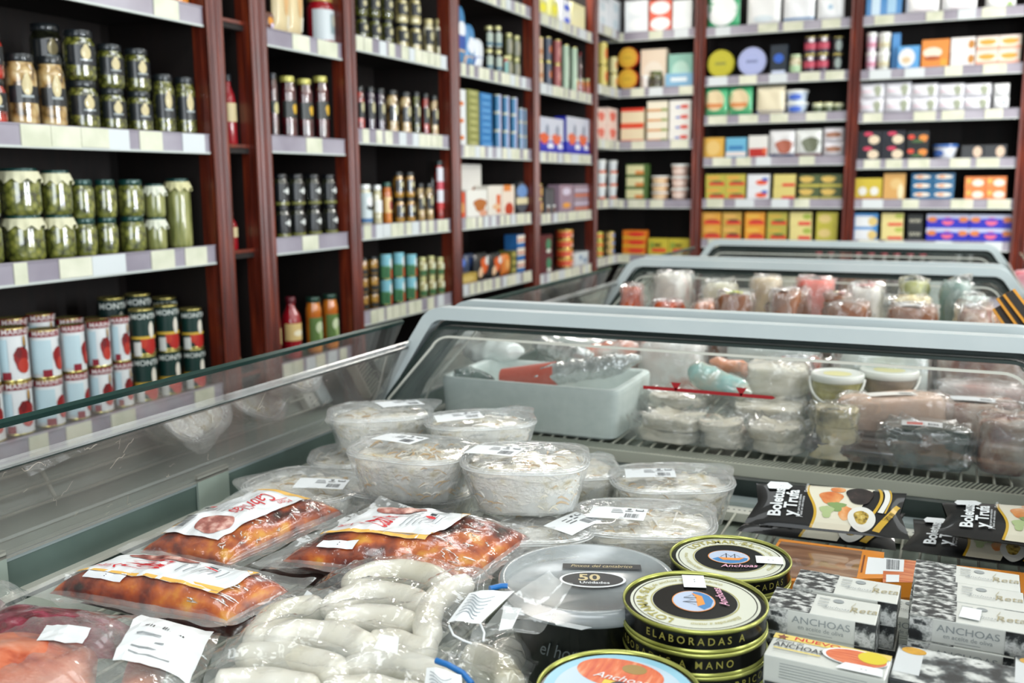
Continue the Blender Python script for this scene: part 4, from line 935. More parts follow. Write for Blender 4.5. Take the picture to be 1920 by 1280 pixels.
def saus(label, pts, ys, r, m, name='sausage', cat='sausage', filmed=True):
    P = [ony(px, py, y) for (px, py), y in zip(pts, ys)]
    P = [Vector((p.x, p.y, max(p.z, GB+r))) for p in P]
    t = thing(name, label, cat, P[0]); K = 24; Q = []; n = len(P)
    for i in range(K+1):
        u = i/K*(n-1); k = min(int(u), n-2); Q.append(P[k].lerp(P[k+1], u-k))
    part('sausage_body', MB().tube(Q, r, m, 14, rf=lambda u: min(1, (u*12+.05)**.5, ((1-u)*12+.05)**.5)), t)
    if filmed:
        f = MB().tube(Q, r*1.16, WRAPB, 12, rf=lambda u: min(1, (u*12+.05)**.5, ((1-u)*12+.05)**.5)*(1+.06*math.sin(40*u)))
        part('film', f, t)
saus('glossy dark blood sausage in clear film at grid edge', [(1505, 826), (1580, 842), (1640, 856), (1690, 858)], [1.83]*4, .020, MORC, filmed=False)
saus('second dark sausage behind the glossy one', [(1520, 815), (1600, 822), (1690, 832)], [1.88]*3, .019, MORC, filmed=False)
for lb, pc, pt, y, w, d, m, lab, st in [
 ('dark packet with red and white label at corner', 1790, 818, 1.80, 190, .10, noisy('dark_green_pack', [(.3, '1a2422'), (.6, '2c3c38'), (.8, '5a3028')], 14, rough=.25, coat=1), 'dfe2e4', 'd23c28'),
 ('brown packet behind the glass corner', 1900, 800, 1.82, 120, .12, HAM, None, None),
 ('sliced ham packet with white film under frame', 1830, 770, 1.95, 210, .10, HAM, 'd9dde0', None),
 ('white wrapped packet of sliced meat', 1860, 740, 2.05, 190, .10, noisy('marbled_white_meat', [(.3, 'a87a70'), (.5, 'd0c4c0'), (.8, 'e2e0e0')], 14, rough=.3), None, None),
 ('dark red cured meat pack with white tag', 1800, 672, 2.10, 190, .12, HAM, 'dfe4e4', None),
 ('thin cured loin pack behind the buckets', 1600, 662, 2.14, 180, .10, HAM, None, None),
 ('black and orange pouch behind bucket', 1540, 685, 2.12, 100, .06, noisy('black_orange_pouch', [(.3, '2a3436'), (.5, 'c9ced0'), (.62, 'd8582c'), (.8, '2c3a3c')], 22, rough=.2, coat=1), None, None),
 ('frosty clear packet behind load line', 1440, 652, 2.2, 210, .12, noisy('frost_wrap', [(.3, 'c3cfcb'), (.7, 'dde5e2')], 12), None, None),
 ('pale frozen packet behind the foam box, near the frame top', 1120, 640, 2.2, 190, .12, noisy('frost_wrap', [(.3, 'c3cfcb'), (.7, 'dde5e2')], 12), None, None),
 ('pale pink frosted packet between foam box and buckets', 1290, 646, 2.2, 150, .12, noisy('pink_frost', [(.3, 'cfc4bc'), (.5, 'dfe2de'), (.68, 'd08a78')], 12, rough=.3), None, None),
 ('clear frosted packet at the frame corner', 950, 640, 2.3, 120, .10, noisy('frost_wrap', [(.3, 'c3cfcb'), (.7, 'dde5e2')], 12), None, None),
 ('frosty blue white packet by the frame', 1700, 655, 2.12, 190, .10, noisy('frost_wrap', [(.3, 'c3cfcb'), (.7, 'dde5e2')], 12), None, None)]:
    goods(lb, 'packet', 'wrapped_meat_packet', pc, pt, y, w, d, m, amp=.006, lab=lab, sticker=st, rz=R.uniform(-.2, .2))
for lb, pc, pt, y, w, d, m, lab, st in [
 ('orange red chorizo ring pack near left frame', 1195, 545, 2.45, 43, .10, CHOR, None, None),
 ('orange chorizo stick pack in clear film', 1245, 572, 2.45, 51, .10, CHOR, None, None),
 ('orange glazed meat pack with clear film', 1290, 576, 2.45, 44, .10, noisy('orange_glaze', [(.3, '8c3c1c'), (.6, 'd2762c'), (.8, 'e4b890')], 16, rough=.25, coat=1), None, None),
 ('brown ham piece with lime round sticker', 1372, 566, 2.28, 81, .10, BROWN, 'd4d84a', '6aa04a'),
 ('brown cured piece with white label', 1440, 560, 2.28, 60, .10, BROWN, 'e4dfdc', None),
 ('white pack with red border and yellow sticker', 1490, 558, 2.45, 73, .10, BROWN, 'eef0ee', 'd9c93a'),
 ('pink pack with yellow sticker', 1555, 560, 2.45, 56, .10, BROWN, 'e8b8b4', 'd9c93a'),
 ('white topped ham pack in the middle', 1615, 586, 2.28, 94, .10, BROWN, None, None),
 ('wide white wrapped ham with brown edge', 1700, 590, 2.28, 103, .10, BROWN, 'e8e6e6', None),
 ('cheese wedge pack with white film', 1705, 566, 2.45, 77, .10, noisy('cheese_wedge', [(.3, 'c9a878'), (.6, 'dccf9c'), (.8, 'e4e0d4')], 10, rough=.3), None, None),
 ('sliced bacon pack beside the corner', 1790, 588, 2.28, 68, .10, HAM, 'e6e6ea', None),
 ('orange brown pack by right frame foot', 1850, 606, 2.38, 60, .10, noisy('orange_brown', [(.3, '9c5a2c'), (.7, 'c98a50')], 14, rough=.3), None, None),
 ('small white tray pack near the right corner', 1830, 572, 2.45, 51, .10, STY, None, None),
 ('red and white pack at far side of second freezer', 1630, 545, 2.64, 68, .10, noisy('white_pack', [(.3, 'e0dcd4'), (.7, 'ece8e0')], 10, rough=.3), 'd84438', None),
 ('pink and red pack at far side', 1520, 530, 2.64, 77, .10, noisy('pinkred', [(.3, 'd9a8a0'), (.6, 'd86a5c'), (.8, 'e8d8d0')], 9, rough=.3), None, None),
 ('olive tub pack at far side', 1700, 534, 2.64, 51, .10, noisy('olivey', [(.3, '6a7a50'), (.6, 'b0b07a'), (.8, 'd9dcc8')], 14, rough=.3), None, None),
 ('grey green pack at far side near corner', 1780, 536, 2.64, 60, .10, noisy('greygreen', [(.3, '5c7470'), (.6, '8fa39c'), (.8, 'c3cfc8')], 14, rough=.3), None, None),
 ('beige pack at far side of second freezer', 1430, 528, 2.64, 68, .10, noisy('beige_pack', [(.3, 'b8a080'), (.6, 'd4c8ac'), (.8, 'e4e0d0')], 12, rough=.3), None, None),
 ('green bottomed pack by far frame', 1345, 536, 2.64, 68, .10, noisy('green_white', [(.3, '3c7a54'), (.5, 'c8c4ac'), (.8, 'e0dccc')], 10, rough=.3), None, None),
 ('clear pack with red cross at far left corner', 1270, 520, 2.64, 77, .10, noisy('clear_red', [(.3, 'c9c4b8'), (.55, 'dcdad2'), (.75, 'c86a6a')], 12, rough=.3), None, None)]:
    goods(lb, 'packet', 'wrapped_meat_packet', pc, pt, y, w, d, m, amp=.008, lab=lab, sticker=st, rz=R.uniform(-.35, .35))
for lb, pc, pt, y, w, m in [('grey pack in the third freezer near left frame', 1480, 500, 3.6, 90, FISH), ('brown pack in the third freezer middle', 1620, 502, 3.6, 90, BROWN), ('white pack in the third freezer near right frame', 1760, 502, 3.6, 90, STY)]:
    goods(lb, 'packet', 'wrapped_meat_packet', pc, pt, y, w, .16, m)
# settle the packs beside one another so that none sits inside its neighbour
fixed = [(Vector(((X0+X1)/2, (Y0+Y1)/2)), (X1-X0)/2, (Y1-Y0)/2)]
near_ = [k for k in PK if k[0].location.y < 3]
home = {k[0].name: k[0].location.copy() for k in near_}
for it_ in range(60):
    for i, a_ in enumerate(near_):
        for b_ in near_[i+1:]:
            A_, B_ = a_[0].location, b_[0].location; ox = a_[1]+b_[1]-abs(A_.x-B_.x); oy = a_[2]+b_[2]-abs(A_.y-B_.y)
            if ox > 0 and oy > 0:
                if ox < oy: sx_ = (1 if A_.x > B_.x else -1)*ox*.3; A_.x += sx_; B_.x -= sx_
                else: sy_ = (1 if A_.y > B_.y else -1)*oy*.3; A_.y += sy_; B_.y -= sy_
        A_ = a_[0].location; c_, hw_, hd_ = fixed[0]; ox = a_[1]+hw_-abs(A_.x-c_.x); oy = a_[2]+hd_-abs(A_.y-c_.y)
        if ox > 0 and oy > 0:
            if ox < oy: A_.x += ox
            else: A_.y += oy
        H_ = home[a_[0].name]
        A_.x = min(max(A_.x, H_.x-.05, FL+.09+a_[1]), max(H_.x+.05, FL+.09+a_[1])); A_.x = min(A_.x, FR-.09-a_[1])
        A_.y = min(max(A_.y, H_.y-.08, 1.80+a_[2]), min(H_.y+.10, 2.93-a_[2]) if H_.y+.1 > 1.8+a_[2] else 1.8+a_[2])
# price cards standing on the freezer's right edge
for i, (a_, b_) in enumerate([((1868, 560), (1925, 640)), ((1880, 553), (1935, 625)), ((1860, 580), (1908, 650))]):
    P, Q = ony(*a_, 2.05), ony(*b_, 1.98)
    t = thing('price_card', ['black card with orange edge, upper of three', 'black card with orange edge, nearest the corner', 'narrow orange card lowest of three'][i]+' on freezer rim', 'card', Q, 0, None)
    mb = MB(); wv = Vector((.02, .01, .012))
    quad_slab(mb, Q, P, P+wv, Q+wv, .002, col('d9962c', .5)); n_ = wv*.22
    quad_slab(mb, Q+n_+Vector((0, -.002, 0)), P+n_+Vector((0, -.002, 0)), P+wv*.8+Vector((0, -.002, 0)), Q+wv*.8+Vector((0, -.002, 0)), .001, col('1c1714', .5))
    part('card', mb, t)
P = ony(1890, 505, 4.33)
t = thing('striped_bag', 'pink and white bag hanging past the freezer corner', 'bag', (P.x+.14, P.y, .55))
PKM = noisy('pink_white_print', [(.35, 'ecd8dc'), (.55, 'e49aa8'), (.7, 'c8404c')], 14, rough=.4)
obj('bag_body', lump_box(.26, .16, P.z-.55, PKM, .01, 12, 3), t)
mb = MB().box(P.x, P.y-.1, 0, P.x+.28, P.y+.1, .55, WHITE); s_ = thing('low_cabinet', 'low white cabinet under the pink bag', 'cabinet', (P.x+.14, P.y, 0)); part('body', mb, s_)
# ------------------------------------------------------------------ trays of shredded salt cod
CLR = film('clear_tray_wall', haze=.26, bump=.25, scale=30, rough=.08, hazecol='eef2f0', base=.03, hazescale=25)
FILMT = film('tray_cling_film', haze=.22, bump=1, scale=75, stretch=(1, 2.0, .3), rough=.06, hazecol='f2f6f6', base=.02, hazescale=30)
COD = noisy('shredded_salt_cod', [(.25, 'bba672'), (.34, 'dcd2b4'), (.44, 'ebe7da'), (.7, 'f3f2ec')], 48, rough=.55, bump=1, bscale=130, detail=6, bdist=.006, stretch=(1, 1, 1.6))
STRAND = [col('ebe7da', .5), col('e0d8c0', .5), col('c9a66e', .5), col('f2f0ea', .5)]
FILMTOP = film('tray_lid_film', haze=.13, bump=.45, scale=30, stretch=(1, 4, 1), rough=.05, hazecol='f2f6f6', base=.03, hazescale=22)
RIMLINE = film('clear_rim', haze=.45, bump=.2, rough=.08, hazecol='f4f8f8', base=.1)
def sticker(M, w, h, rr, lines=3, flip=False):
    """paper label artwork in a w x h frame"""
    A = Art(); A.rect(-w/2, -h/2, w/2, h/2, PAPER, 6, 6)
    A.barcode(w*.14, -h*.36, w*.40, -h*.02, INK, 16, rr)
    for i in range(lines): A.rect(-w*.12, h*(.30-.14*i), w*(.04+.03*i), h*(.265-.14*i), INK)
    A.rect(w*.12, h*.12, w*.26, h*.16, INK).rect(w*.30, h*.22, w*.44, h*.34, INK).rect(w*.315, h*.24, w*.425, h*.32, PAPER).rect(w*.15, h*.26, w*.22, h*.34, INK)
    return A
def tray(label, pc, zt, rz, a=.098, b=.074, h=.068, lab=(0, 0, .2), seed=0, peaks=((1, 1, .02),), strands=130, brown=.1, z0=None):
    rr = random.Random(seed+40)
    P = onz(pc[0], pc[1], zt)
    t = thing('cod_tray', label, 'tray', (P.x, P.y, zt-h), rz)
    nx = 3.0
    prof = [(.74, 0), (.78, .002), (.82, h*.25), (.90, h*.72), (.955, h*.93), (1.0, h*.94), (1.02, h*.96), (1.0, h)]
    obj('tray_wall', MB().lathe(prof, CLR, 56, nexp=nx, a=a, b=b, cap1=False), t)
    # packed flesh
    mb = MB(); K = 14; n = 48; v = []
    for j in range(K+1):
        u = j/K
        if u < .6: k = u/.6; r = .775+.155*k; z = .004+h*.78*k
        else: k = (u-.6)/.4; r = .93*(1-k)+.01; z = h*.78+h*.07*math.sin(k*PI/2)
        for i in range(n):
            an = 2*PI*i/n; ct = math.copysign(abs(math.cos(an))**(2/nx), math.cos(an)); st = math.copysign(abs(math.sin(an))**(2/nx), math.sin(an))
            p = (a*r*ct, b*r*st, z); q = nz(p, 34, seed)*.011+nz(p, 90, seed+3)*.004
            v.append((p[0]*(1+q*(2 if u < .6 else 0)), p[1]*(1+q*(2 if u < .6 else 0)), z+(q if u > .55 else q*.3)))
    mb.add(v, [(j*n+i, j*n+(i+1) % n, (j+1)*n+(i+1) % n, (j+1)*n+i) for j in range(K) for i in range(n)], COD, True)
    co = obj('shredded_cod', mb, t)
    mb = MB()
    for s in range(strands):
        an = rr.uniform(0, 2*PI)
        if rr.random() < .7:   # on the wall, seen through the side
            rd = .80+.15*0; ct = math.copysign(abs(math.cos(an))**(2/nx), math.cos(an)); st = math.copysign(abs(math.sin(an))**(2/nx), math.sin(an))
            zz = rr.uniform(.12, .85)*h; rd = .785+.16*zz/h; q = Vector((a*rd*ct, b*rd*st, zz)); dv = Vector((-st, ct, rr.uniform(-.5, .5)))*rr.uniform(.008, .022)
        else:
            rd = rr.uniform(0, .75); q = Vector((a*rd*math.cos(an), b*rd*math.sin(an), h*.845)); an2 = rr.uniform(0, PI); dv = Vector((math.cos(an2), math.sin(an2), .1))*rr.uniform(.012, .03)
        m = rr.choice(STRAND); m = STRAND[2] if rr.random() < brown*.5 else m
        pts = [q-dv*.5, q-dv*.15+Vector((0, 0, .003)), q+dv*.2+Vector((0, 0, .002)), q+dv*.5]
        mb.tube(pts, rr.uniform(.0006, .0020), m, 5, rf=lambda u: .4+.6*math.sin(PI*u))
    obj('fish_strands', mb, co)
    # cling film over the rim and down the sides
    mb = MB(); v = []; K = 20; n = 72
    for j in range(K+1):
        u = j/K
        for i in range(n):
            an = 2*PI*i/n; ct = math.copysign(abs(math.cos(an))**(2/nx), math.cos(an)); st = math.copysign(abs(math.sin(an))**(2/nx), math.sin(an))
            if u < .5: k = u/.5; r = 1.025*k; z = h+.002+.004*(1-k*k)+.0012*math.sin(9*r*ct+seed)*math.sin(7*st*r+seed)
            elif u < .58: r = 1.035; z = h-.004*(u-.5)/.08
            else:
                k = (u-.58)/.42; r = 1.035-.20*k+.012*math.sin(an*17+seed)*k; z = h*(.94-.90*k)
            pk = 0
            for px, py, am in peaks:
                d = (ct-px)**2+(st-py)**2; pk += am*math.exp(-d*7)*math.exp(-((u-.52)/.14)**2)
            v.append((a*r*ct+pk*ct, b*r*st+pk*st, max(.001, z+(.002*nz((ct*r, st*r, u), 5, seed) if u < .5 else 0))))
    fq = [(j*n+i, j*n+(i+1) % n, (j+1)*n+(i+1) % n, (j+1)*n+i) for j in range(K) for i in range(n)]
    mb.add(v, fq[:n*10], FILMTOP, True); mb.add(v, fq[n*10:], FILMT, True)
    for q_, zz_ in ((1.0, h*.99), (1.035, h*.955), (.955, h*1.01)):
        pts = [(a*q_*math.copysign(abs(math.cos(2*PI*i/64))**(2/nx), math.cos(2*PI*i/64)), b*q_*math.copysign(abs(math.sin(2*PI*i/64))**(2/nx), math.sin(2*PI*i/64)), zz_) for i in range(65)]
        mb.tube(pts, .0009, RIMLINE, 6, caps=False)
    for s in range(14):   # gathered wrinkles of film along the rim
        an = rr.uniform(0, 2*PI); L_ = rr.uniform(.15, .5)
        pts = [(a*1.03*math.copysign(abs(math.cos(an+L_*q))**(2/nx), math.cos(an+L_*q)), b*1.03*math.copysign(abs(math.sin(an+L_*q))**(2/nx), math.sin(an+L_*q)), h-.006*rr.random()) for q in (0, .25, .5, .75, 1)]
        mb.tube(pts, .0008, FILMT, 5)
    fl = obj('cling_film', mb, t)
    if lab:
        lx, ly, lr = lab; A = sticker(None, .078, .046, rr)
        def M(x, y): return (lx*a+x*math.cos(lr)-y*math.sin(lr), ly*b+x*math.sin(lr)+y*math.cos(lr))
        obj('paper_label', A.to(lambda x, y, l: (x, y, h+.0035+.004*(1-(x/a)**2-(y/b)**2)+.00015*l), M=M), t)
    return t
ZT1, ZT2 = .892, .963
def rot_img(px0, py0, px1, py1, z):
    a, b = onz(px0, py0, z), onz(px1, py1, z); return math.atan2(b.y-a.y, b.x-a.x)
tray('bottom cod tray hidden under the rail-side upper trays', (690, 850), ZT1, .5, seed=11, lab=None, strands=90)
tray('large cod tray peeking between two upper trays, near the black lidded tub', (990, 982), ZT1, .45, a=.088, b=.072, seed=12, lab=(.7, -.15, .9), strands=90)
tray('cod tray under the brown-specked upper tray', (775, 905), ZT1, .1, a=.104, b=.080, seed=13, lab=None, strands=72)
tray('low cod tray with label, beside the orange pouches and rail', (578, 905), ZT1, -.1, a=.096, b=.078, seed=14, lab=(.35, -.1, .45), peaks=((-1, -.4, .02),))
tray('cod tray half hidden behind the rounded labelled one', (1092, 872), ZT1, .5, a=.058, b=.07, seed=15, lab=None, strands=60)
tray('cod tray with square corner peak nearest the black truffle boxes', (1258, 893), ZT1, .45, a=.094, b=.076, seed=16, lab=(-.35, .0, -.1), peaks=((1, .6, .02),))
tray('cod tray with ceiling lights mirrored in its film', (1205, 968), ZT1, .30, a=.098, b=.078, seed=17, lab=(-.35, -.1, -.15), peaks=((1, .8, .015),))
tray('upper cod tray with long pointed film corner by the glass rail', (713, 768), ZT2, .60, a=.088, b=.072, seed=1, lab=(.4, .25, .3), peaks=((-1, -1, .035), (1, .6, .03)), strands=90)
tray('upper cod tray touching the white foam box', (900, 784), ZT2, .55, a=.090, b=.066, seed=2, lab=(-.4, -.1, .1), peaks=((1, 1, .045),), strands=72)
tray('upper cod tray showing browned flakes through its side', (775, 838), ZT2, .05, a=.092, b=.072, seed=3, lab=(-.35, .25, -.2), brown=.7, peaks=((-1, .5, .012),), strands=180)
tray('tall rounded cod tray with barcode label on top', (985, 855), ZT2+.004, .35, a=.088, b=.078, seed=4, lab=(-.5, .1, -.35), brown=.4, peaks=((1, .9, .01),), strands=180)
# ------------------------------------------------------------------ orange stew pouches
def lerp2(c, u, v): return (c[0]*(1-u)*(1-v)+c[1]*u*(1-v)+c[2]*u*v+c[3]*(1-u)*v)
STEW = noisy('orange_pork_stew', [(.30, '1f0a04'), (.40, '6a1f08'), (.50, 'a0400b'), (.60, 'c2600e'), (.72, 'dc9a2a')], 30, rough=.3, coat=1, detail=3, bump=.5, bscale=30, bdist=.006)
POUCHF = film('pouch_film', haze=.02, bump=1, scale=42, stretch=(1, 1.6, 1), rough=.07, base=.0, hazescale=25)
CREASE = film('bright_film_crease', haze=.1, bump=.3, scale=60, rough=.04, base=.45)
SEALF = film('pouch_seal', haze=.20, bump=.7, scale=30, rough=.12, hazecol='dfe3e2', base=.03)
RED = col('c8262c', .5); YEL = col('e9b95c', .5); LBL = col('e4e8ea', .45, coat=.3); CHUNK = noisy('meat_photo', [(.3, '5c2a28'), (.5, 'a86a60'), (.62, 'd8b0a4'), (.8, 'e4d2ca')], 55, rough=.4)
def pouch(label, corners, z, H, seed=0, lab=None, tag=None, m=STEW, group=None, seal=.020):
    """corners in px at height z: left, near, right, far -> u runs left-far to near-right"""
    C = [onz(*corners[0], z+.004), onz(*corners[1], z-.004), onz(*corners[2], z+.006), onz(*corners[3], z+.022)]          # c0 left, c1 near, c2 right, c3 far ; u: c0->c3 direction, v: c0->c1
    c = [C[1], C[2], C[3], C[0]]                        # (0,0)=near-left end, (1,0)=near-right end, (1,1) far-right, (0,1) far-left
    cen = sum(C, Vector())/4
    t = thing('stew_pouch', label, 'pouch', (cen.x, cen.y, z), 0, group)
    def hgt(u, v):
        x, y = 2*u-1, 2*v-1; k = max(0, (1-abs(x)**3.6)*(1-abs(y)**3.6))**.5
        p = lerp2(c, u, v)
        return H*k*(1+.22*nz(p, 22, seed))+.0035*nz(p, 60, seed+2)*k
    def top(u, v): p = lerp2(c, u, v); return (p.x, p.y, p.z+hgt(u, v))
    def bot(u, v): p = lerp2(c, u, v); return (p.x, p.y, p.z-hgt(u, v)*.35)
    part('stew_filling', MB().grid(top, 60, 44, m).grid(bot, 24, 18, m), t)
    W0 = (c[1]-c[0]).length; D0 = (c[3]-c[0]).length; eu, ev = seal/W0, seal/D0
    def ftop(u, v):
        U = -eu+u*(1+2*eu); V = -ev+v*(1+2*ev); p = lerp2(c, U, V); uu, vv = min(1, max(0, U)), min(1, max(0, V))
        out = max(-U, U-1, 0)/eu+max(-V, V-1, 0)/ev
        return (p.x, p.y, p.z+hgt(uu, vv)+.0016+.0015*abs(nz(p, 85, seed+5))+out*.007*nz(p, 26, seed+6)+out*.003)
    inside = lambda u, v: (eu < (-eu+u*(1+2*eu))+eu < 1+eu) and 0 < -ev+v*(1+2*ev) < 1 and 0 < -eu+u*(1+2*eu) < 1
    f = MB().grid(ftop, 72, 54, POUCHF, skip=lambda u, v: not inside(u, v)).grid(ftop, 72, 54, SEALF, skip=inside)
    # raised creases of clear film that catch the light
    rr = random.Random(seed+9)
    for k in range(34):
        u0, v0 = rr.uniform(.05, .95), rr.choice([rr.uniform(.02, .25), rr.uniform(.02, .25), rr.uniform(.75, .97)]); an = rr.uniform(-.3, 1.9); L_ = rr.uniform(.04, .12)
        pts = []
        for q in range(6):
            uu = min(.98, max(.02, u0+L_*q/5*math.cos(an)*.5)); vv = min(.98, max(.02, v0+L_*q/5*math.sin(an)+.01*math.sin(q*2+k)))
            p = Vector(top(uu, vv)); pts.append(p+Vector((0, 0, .0022)))
        f.tube(pts, .0010, CREASE, 6, rf=lambda u: .3+.7*math.sin(PI*u))
    part('clear_film', f, t)
    S3 = lambda e: (lambda x, y, l: tuple(Vector(top(x, y))+Vector((0, 0, e+.00022*l))))
    if lab:
        rot = lab.get('rot', 0); u0, v0, u1, v1 = lab['r']
        A = Art(); A.poly([(u0+(u1-u0)*i/20, v0+(v1-v0)*(.03*math.sin(i*.5)), v1-(v1-v0)*(.05*math.sin(i*.35+1))) for i in range(21)], LBL, strip=True)
        # re-grid the label sheet so that it follows the bulge
        A.p = []; A.rect(u0, v0, u1, v1, LBL, 30, 22)
        def G(x, y):       # label frame (-1..1) to uv, turned end for end when rot
            if rot: x, y = -x, -y
            return ((u0+u1)/2+x*(u1-u0)/2, (v0+v1)/2+y*(v1-v0)/2)
        B = Art(); B.l = 2
        B.rect(-1, -1, -.86, 1, YEL, 4, 16).poly([(-.86, -1), (-.62, -1), (-.72, -.6), (-.86, .3)], YEL).poly([(.55, -1), (1, -1), (1, -.82), (.8, -.9)], YEL)
        B.ell(.66, .30, .27, .52, CHUNK, 28, 5, wob=.05, seed=seed)
        B.text('Cabrillas', -.16, .22, .85, RED, sx=.28, shear=.4)
        B.text('Mon', -.55, .74, .30, RED, sx=.5, shear=.3); B.line([(-.72, .55), (-.55, .6), (-.38, .55)], .03, RED)
        for i in range(6): B.rect(-.42+.05*i, -.22-.1*i, .16+.06*i, -.24-.1*i, col('8f9498', .6), 4)
        for i in range(3): B.text('Peso neto', .24, .0-.16*i, .12, INK, sx=.5)
        B.ell(.2, -.55, .05, .1, RED, 12, 1).rect(.27, -.62, .36, -.5, INK)
        B.barcode(.62, -.72, .92, -.36, INK, 16, rr)
        mb = MB(); A.to(S3(.0030), mb)
        for v_, f_, m_ in B.p: mb.add([S3(.0030)(*G(x, y), l) for x, y, l in v_], f_, m_)
        part('printed_label', mb, t)
    if tag:
        A = Art(); u0, v0, u1, v1 = tag; A.rect(u0, v0, u1, v1, PAPER, 6, 6); B = INK
        A.text('- -', (u0+u1)/2, (v0+v1)/2, abs(v1-v0)*.3, INK, sx=.6)
        part('price_sticker', A.to(S3(.0042)), t)
    return t
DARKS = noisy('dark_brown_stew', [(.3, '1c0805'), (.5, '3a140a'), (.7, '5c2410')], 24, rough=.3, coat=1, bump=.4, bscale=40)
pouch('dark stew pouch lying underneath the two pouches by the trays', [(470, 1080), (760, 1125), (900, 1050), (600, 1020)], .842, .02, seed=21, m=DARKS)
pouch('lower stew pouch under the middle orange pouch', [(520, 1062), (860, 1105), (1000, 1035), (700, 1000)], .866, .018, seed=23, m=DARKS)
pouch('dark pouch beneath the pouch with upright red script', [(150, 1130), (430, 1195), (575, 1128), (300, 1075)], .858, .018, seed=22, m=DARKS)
pouch('orange stew pouch lying along the rail with upside-down label', [(262, 1035), (425, 1062), (645, 962), (500, 922)], .876, .025, seed=31, lab=dict(r=(.12, .27, .90, .95), rot=1))
pouch('orange stew pouch in the middle with small white price tag', [(528, 1052), (880, 1092), (995, 1008), (712, 962)], .886, .027, seed=32, lab=dict(r=(.25, .33, .88, .93)), tag=(.06, .64, .135, .84))
pouch('orange stew pouch with upright red script beside chorizo packs', [(92, 1112), (425, 1168), (542, 1108), (245, 1055)], .882, .027, seed=33, lab=dict(r=(.20, .12, .86, .93)), tag=(.09, .62, .18, .84))
# ------------------------------------------------------------------ chorizo and salmon packs, front corner
def flatpack(label, corners, z, H, fill, seed, name, cat='packet', extra=None, tagc=None):
    C = [onz(px, py, z) for px, py in corners]; cen = sum(C, Vector())/4
    t = thing(name, label, cat, (cen.x, cen.y, z-.004))
    for i, (m, fc, hh) in enumerate(fill):
        c = [onz(px, py, z) for px, py in fc]
        def top(u, v, c=c, hh=hh):
            x, y = 2*u-1, 2*v-1; k = max(0, (1-abs(x)**2.5)*(1-abs(y)**2.2))**.5; p = lerp2(c, u, v)
            return (p.x, p.y, z+hh*k*(1+.15*nz(p, 30, seed+i)))
        part('meat_piece', MB().grid(top, 40, 24, m), t)
    hs = [(sum((onz(px, py, z) for px, py in fc), Vector())/4, hh) for m, fc, hh in fill]
    def cov(u, v):
        p = lerp2(C, u, v); x, y = 2*u-1, 2*v-1; k = max(0, (1-abs(x)**4)*(1-abs(y)**4))
        hh = H*k
        return (p.x, p.y, z+.003+hh*1.05+.004*nz(p, 38, seed)*k+.002*nz(p, 95, seed+1)+.003*(1-k)*nz(p, 24, seed+4))
    part('clear_film', MB().grid(cov, 60, 40, film('frosty_pack_film', haze=.12, bump=.9, scale=34, stretch=(1, 1.8, 1), rough=.07, base=.05, hazescale=14)), t)
    if tagc:
        for q, (u0, v0, u1, v1, bar) in enumerate(tagc):
            A = Art(); A.rect(u0, v0, u1, v1, PAPER, 8, 8)
            if bar:
                A.barcode(u0+(u1-u0)*.2, v0+(v1-v0)*.55, u0+(u1-u0)*.75, v0+(v1-v0)*.9, INK, 16)
                for i in range(4): A.rect(u0+(u1-u0)*.15, v0+(v1-v0)*(.12+.09*i), u0+(u1-u0)*(.7-.07*i), v0+(v1-v0)*(.14+.09*i), col('8f9498', .6), 4)
            part('paper_label', A.to(lambda x, y, l: tuple(Vector(cov(x, y))+Vector((0, 0, .0016+.0002*l)))), t)
    return t
PURP = noisy('purple_chorizo', [(.28, '2e0a14'), (.45, '6a1428'), (.6, '8e2c44'), (.75, 'bc8894')], 40, rough=.25, coat=1, stretch=(1, 2, 1))
SALM = noisy('salmon_piece', [(.3, 'a83a24'), (.45, 'd2704e'), (.6, 'dd8a6a'), (.8, 'e8a890')], 18, rough=.35, coat=1, stretch=(1, 3, 1))
flatpack('chorizo and pink cured meat pack at the photo corner', [(-160, 1420), (330, 1400), (415, 1190), (20, 1140)], .872, .028,
  [(PURP, [(-60, 1225), (210, 1235), (250, 1178), (-20, 1150)], .030), (SALM, [(-110, 1330), (175, 1320), (185, 1225), (-60, 1205)], .034), (CHOR, [(215, 1330), (300, 1310), (320, 1220), (240, 1240)], .016)],
  .5, 'cured_meat_pack', tagc=[(.66, .40, .97, .99, True), (.30, .52, .50, .66, False)])
flatpack('clear film pack edge poking up beside the rail', [(-120, 1200), (30, 1180), (55, 1110), (-80, 1100)], .872, .02, [(PURP, [(-110, 1190), (0, 1180), (10, 1130), (-70, 1120)], .018)], 2.5, 'cured_meat_pack')
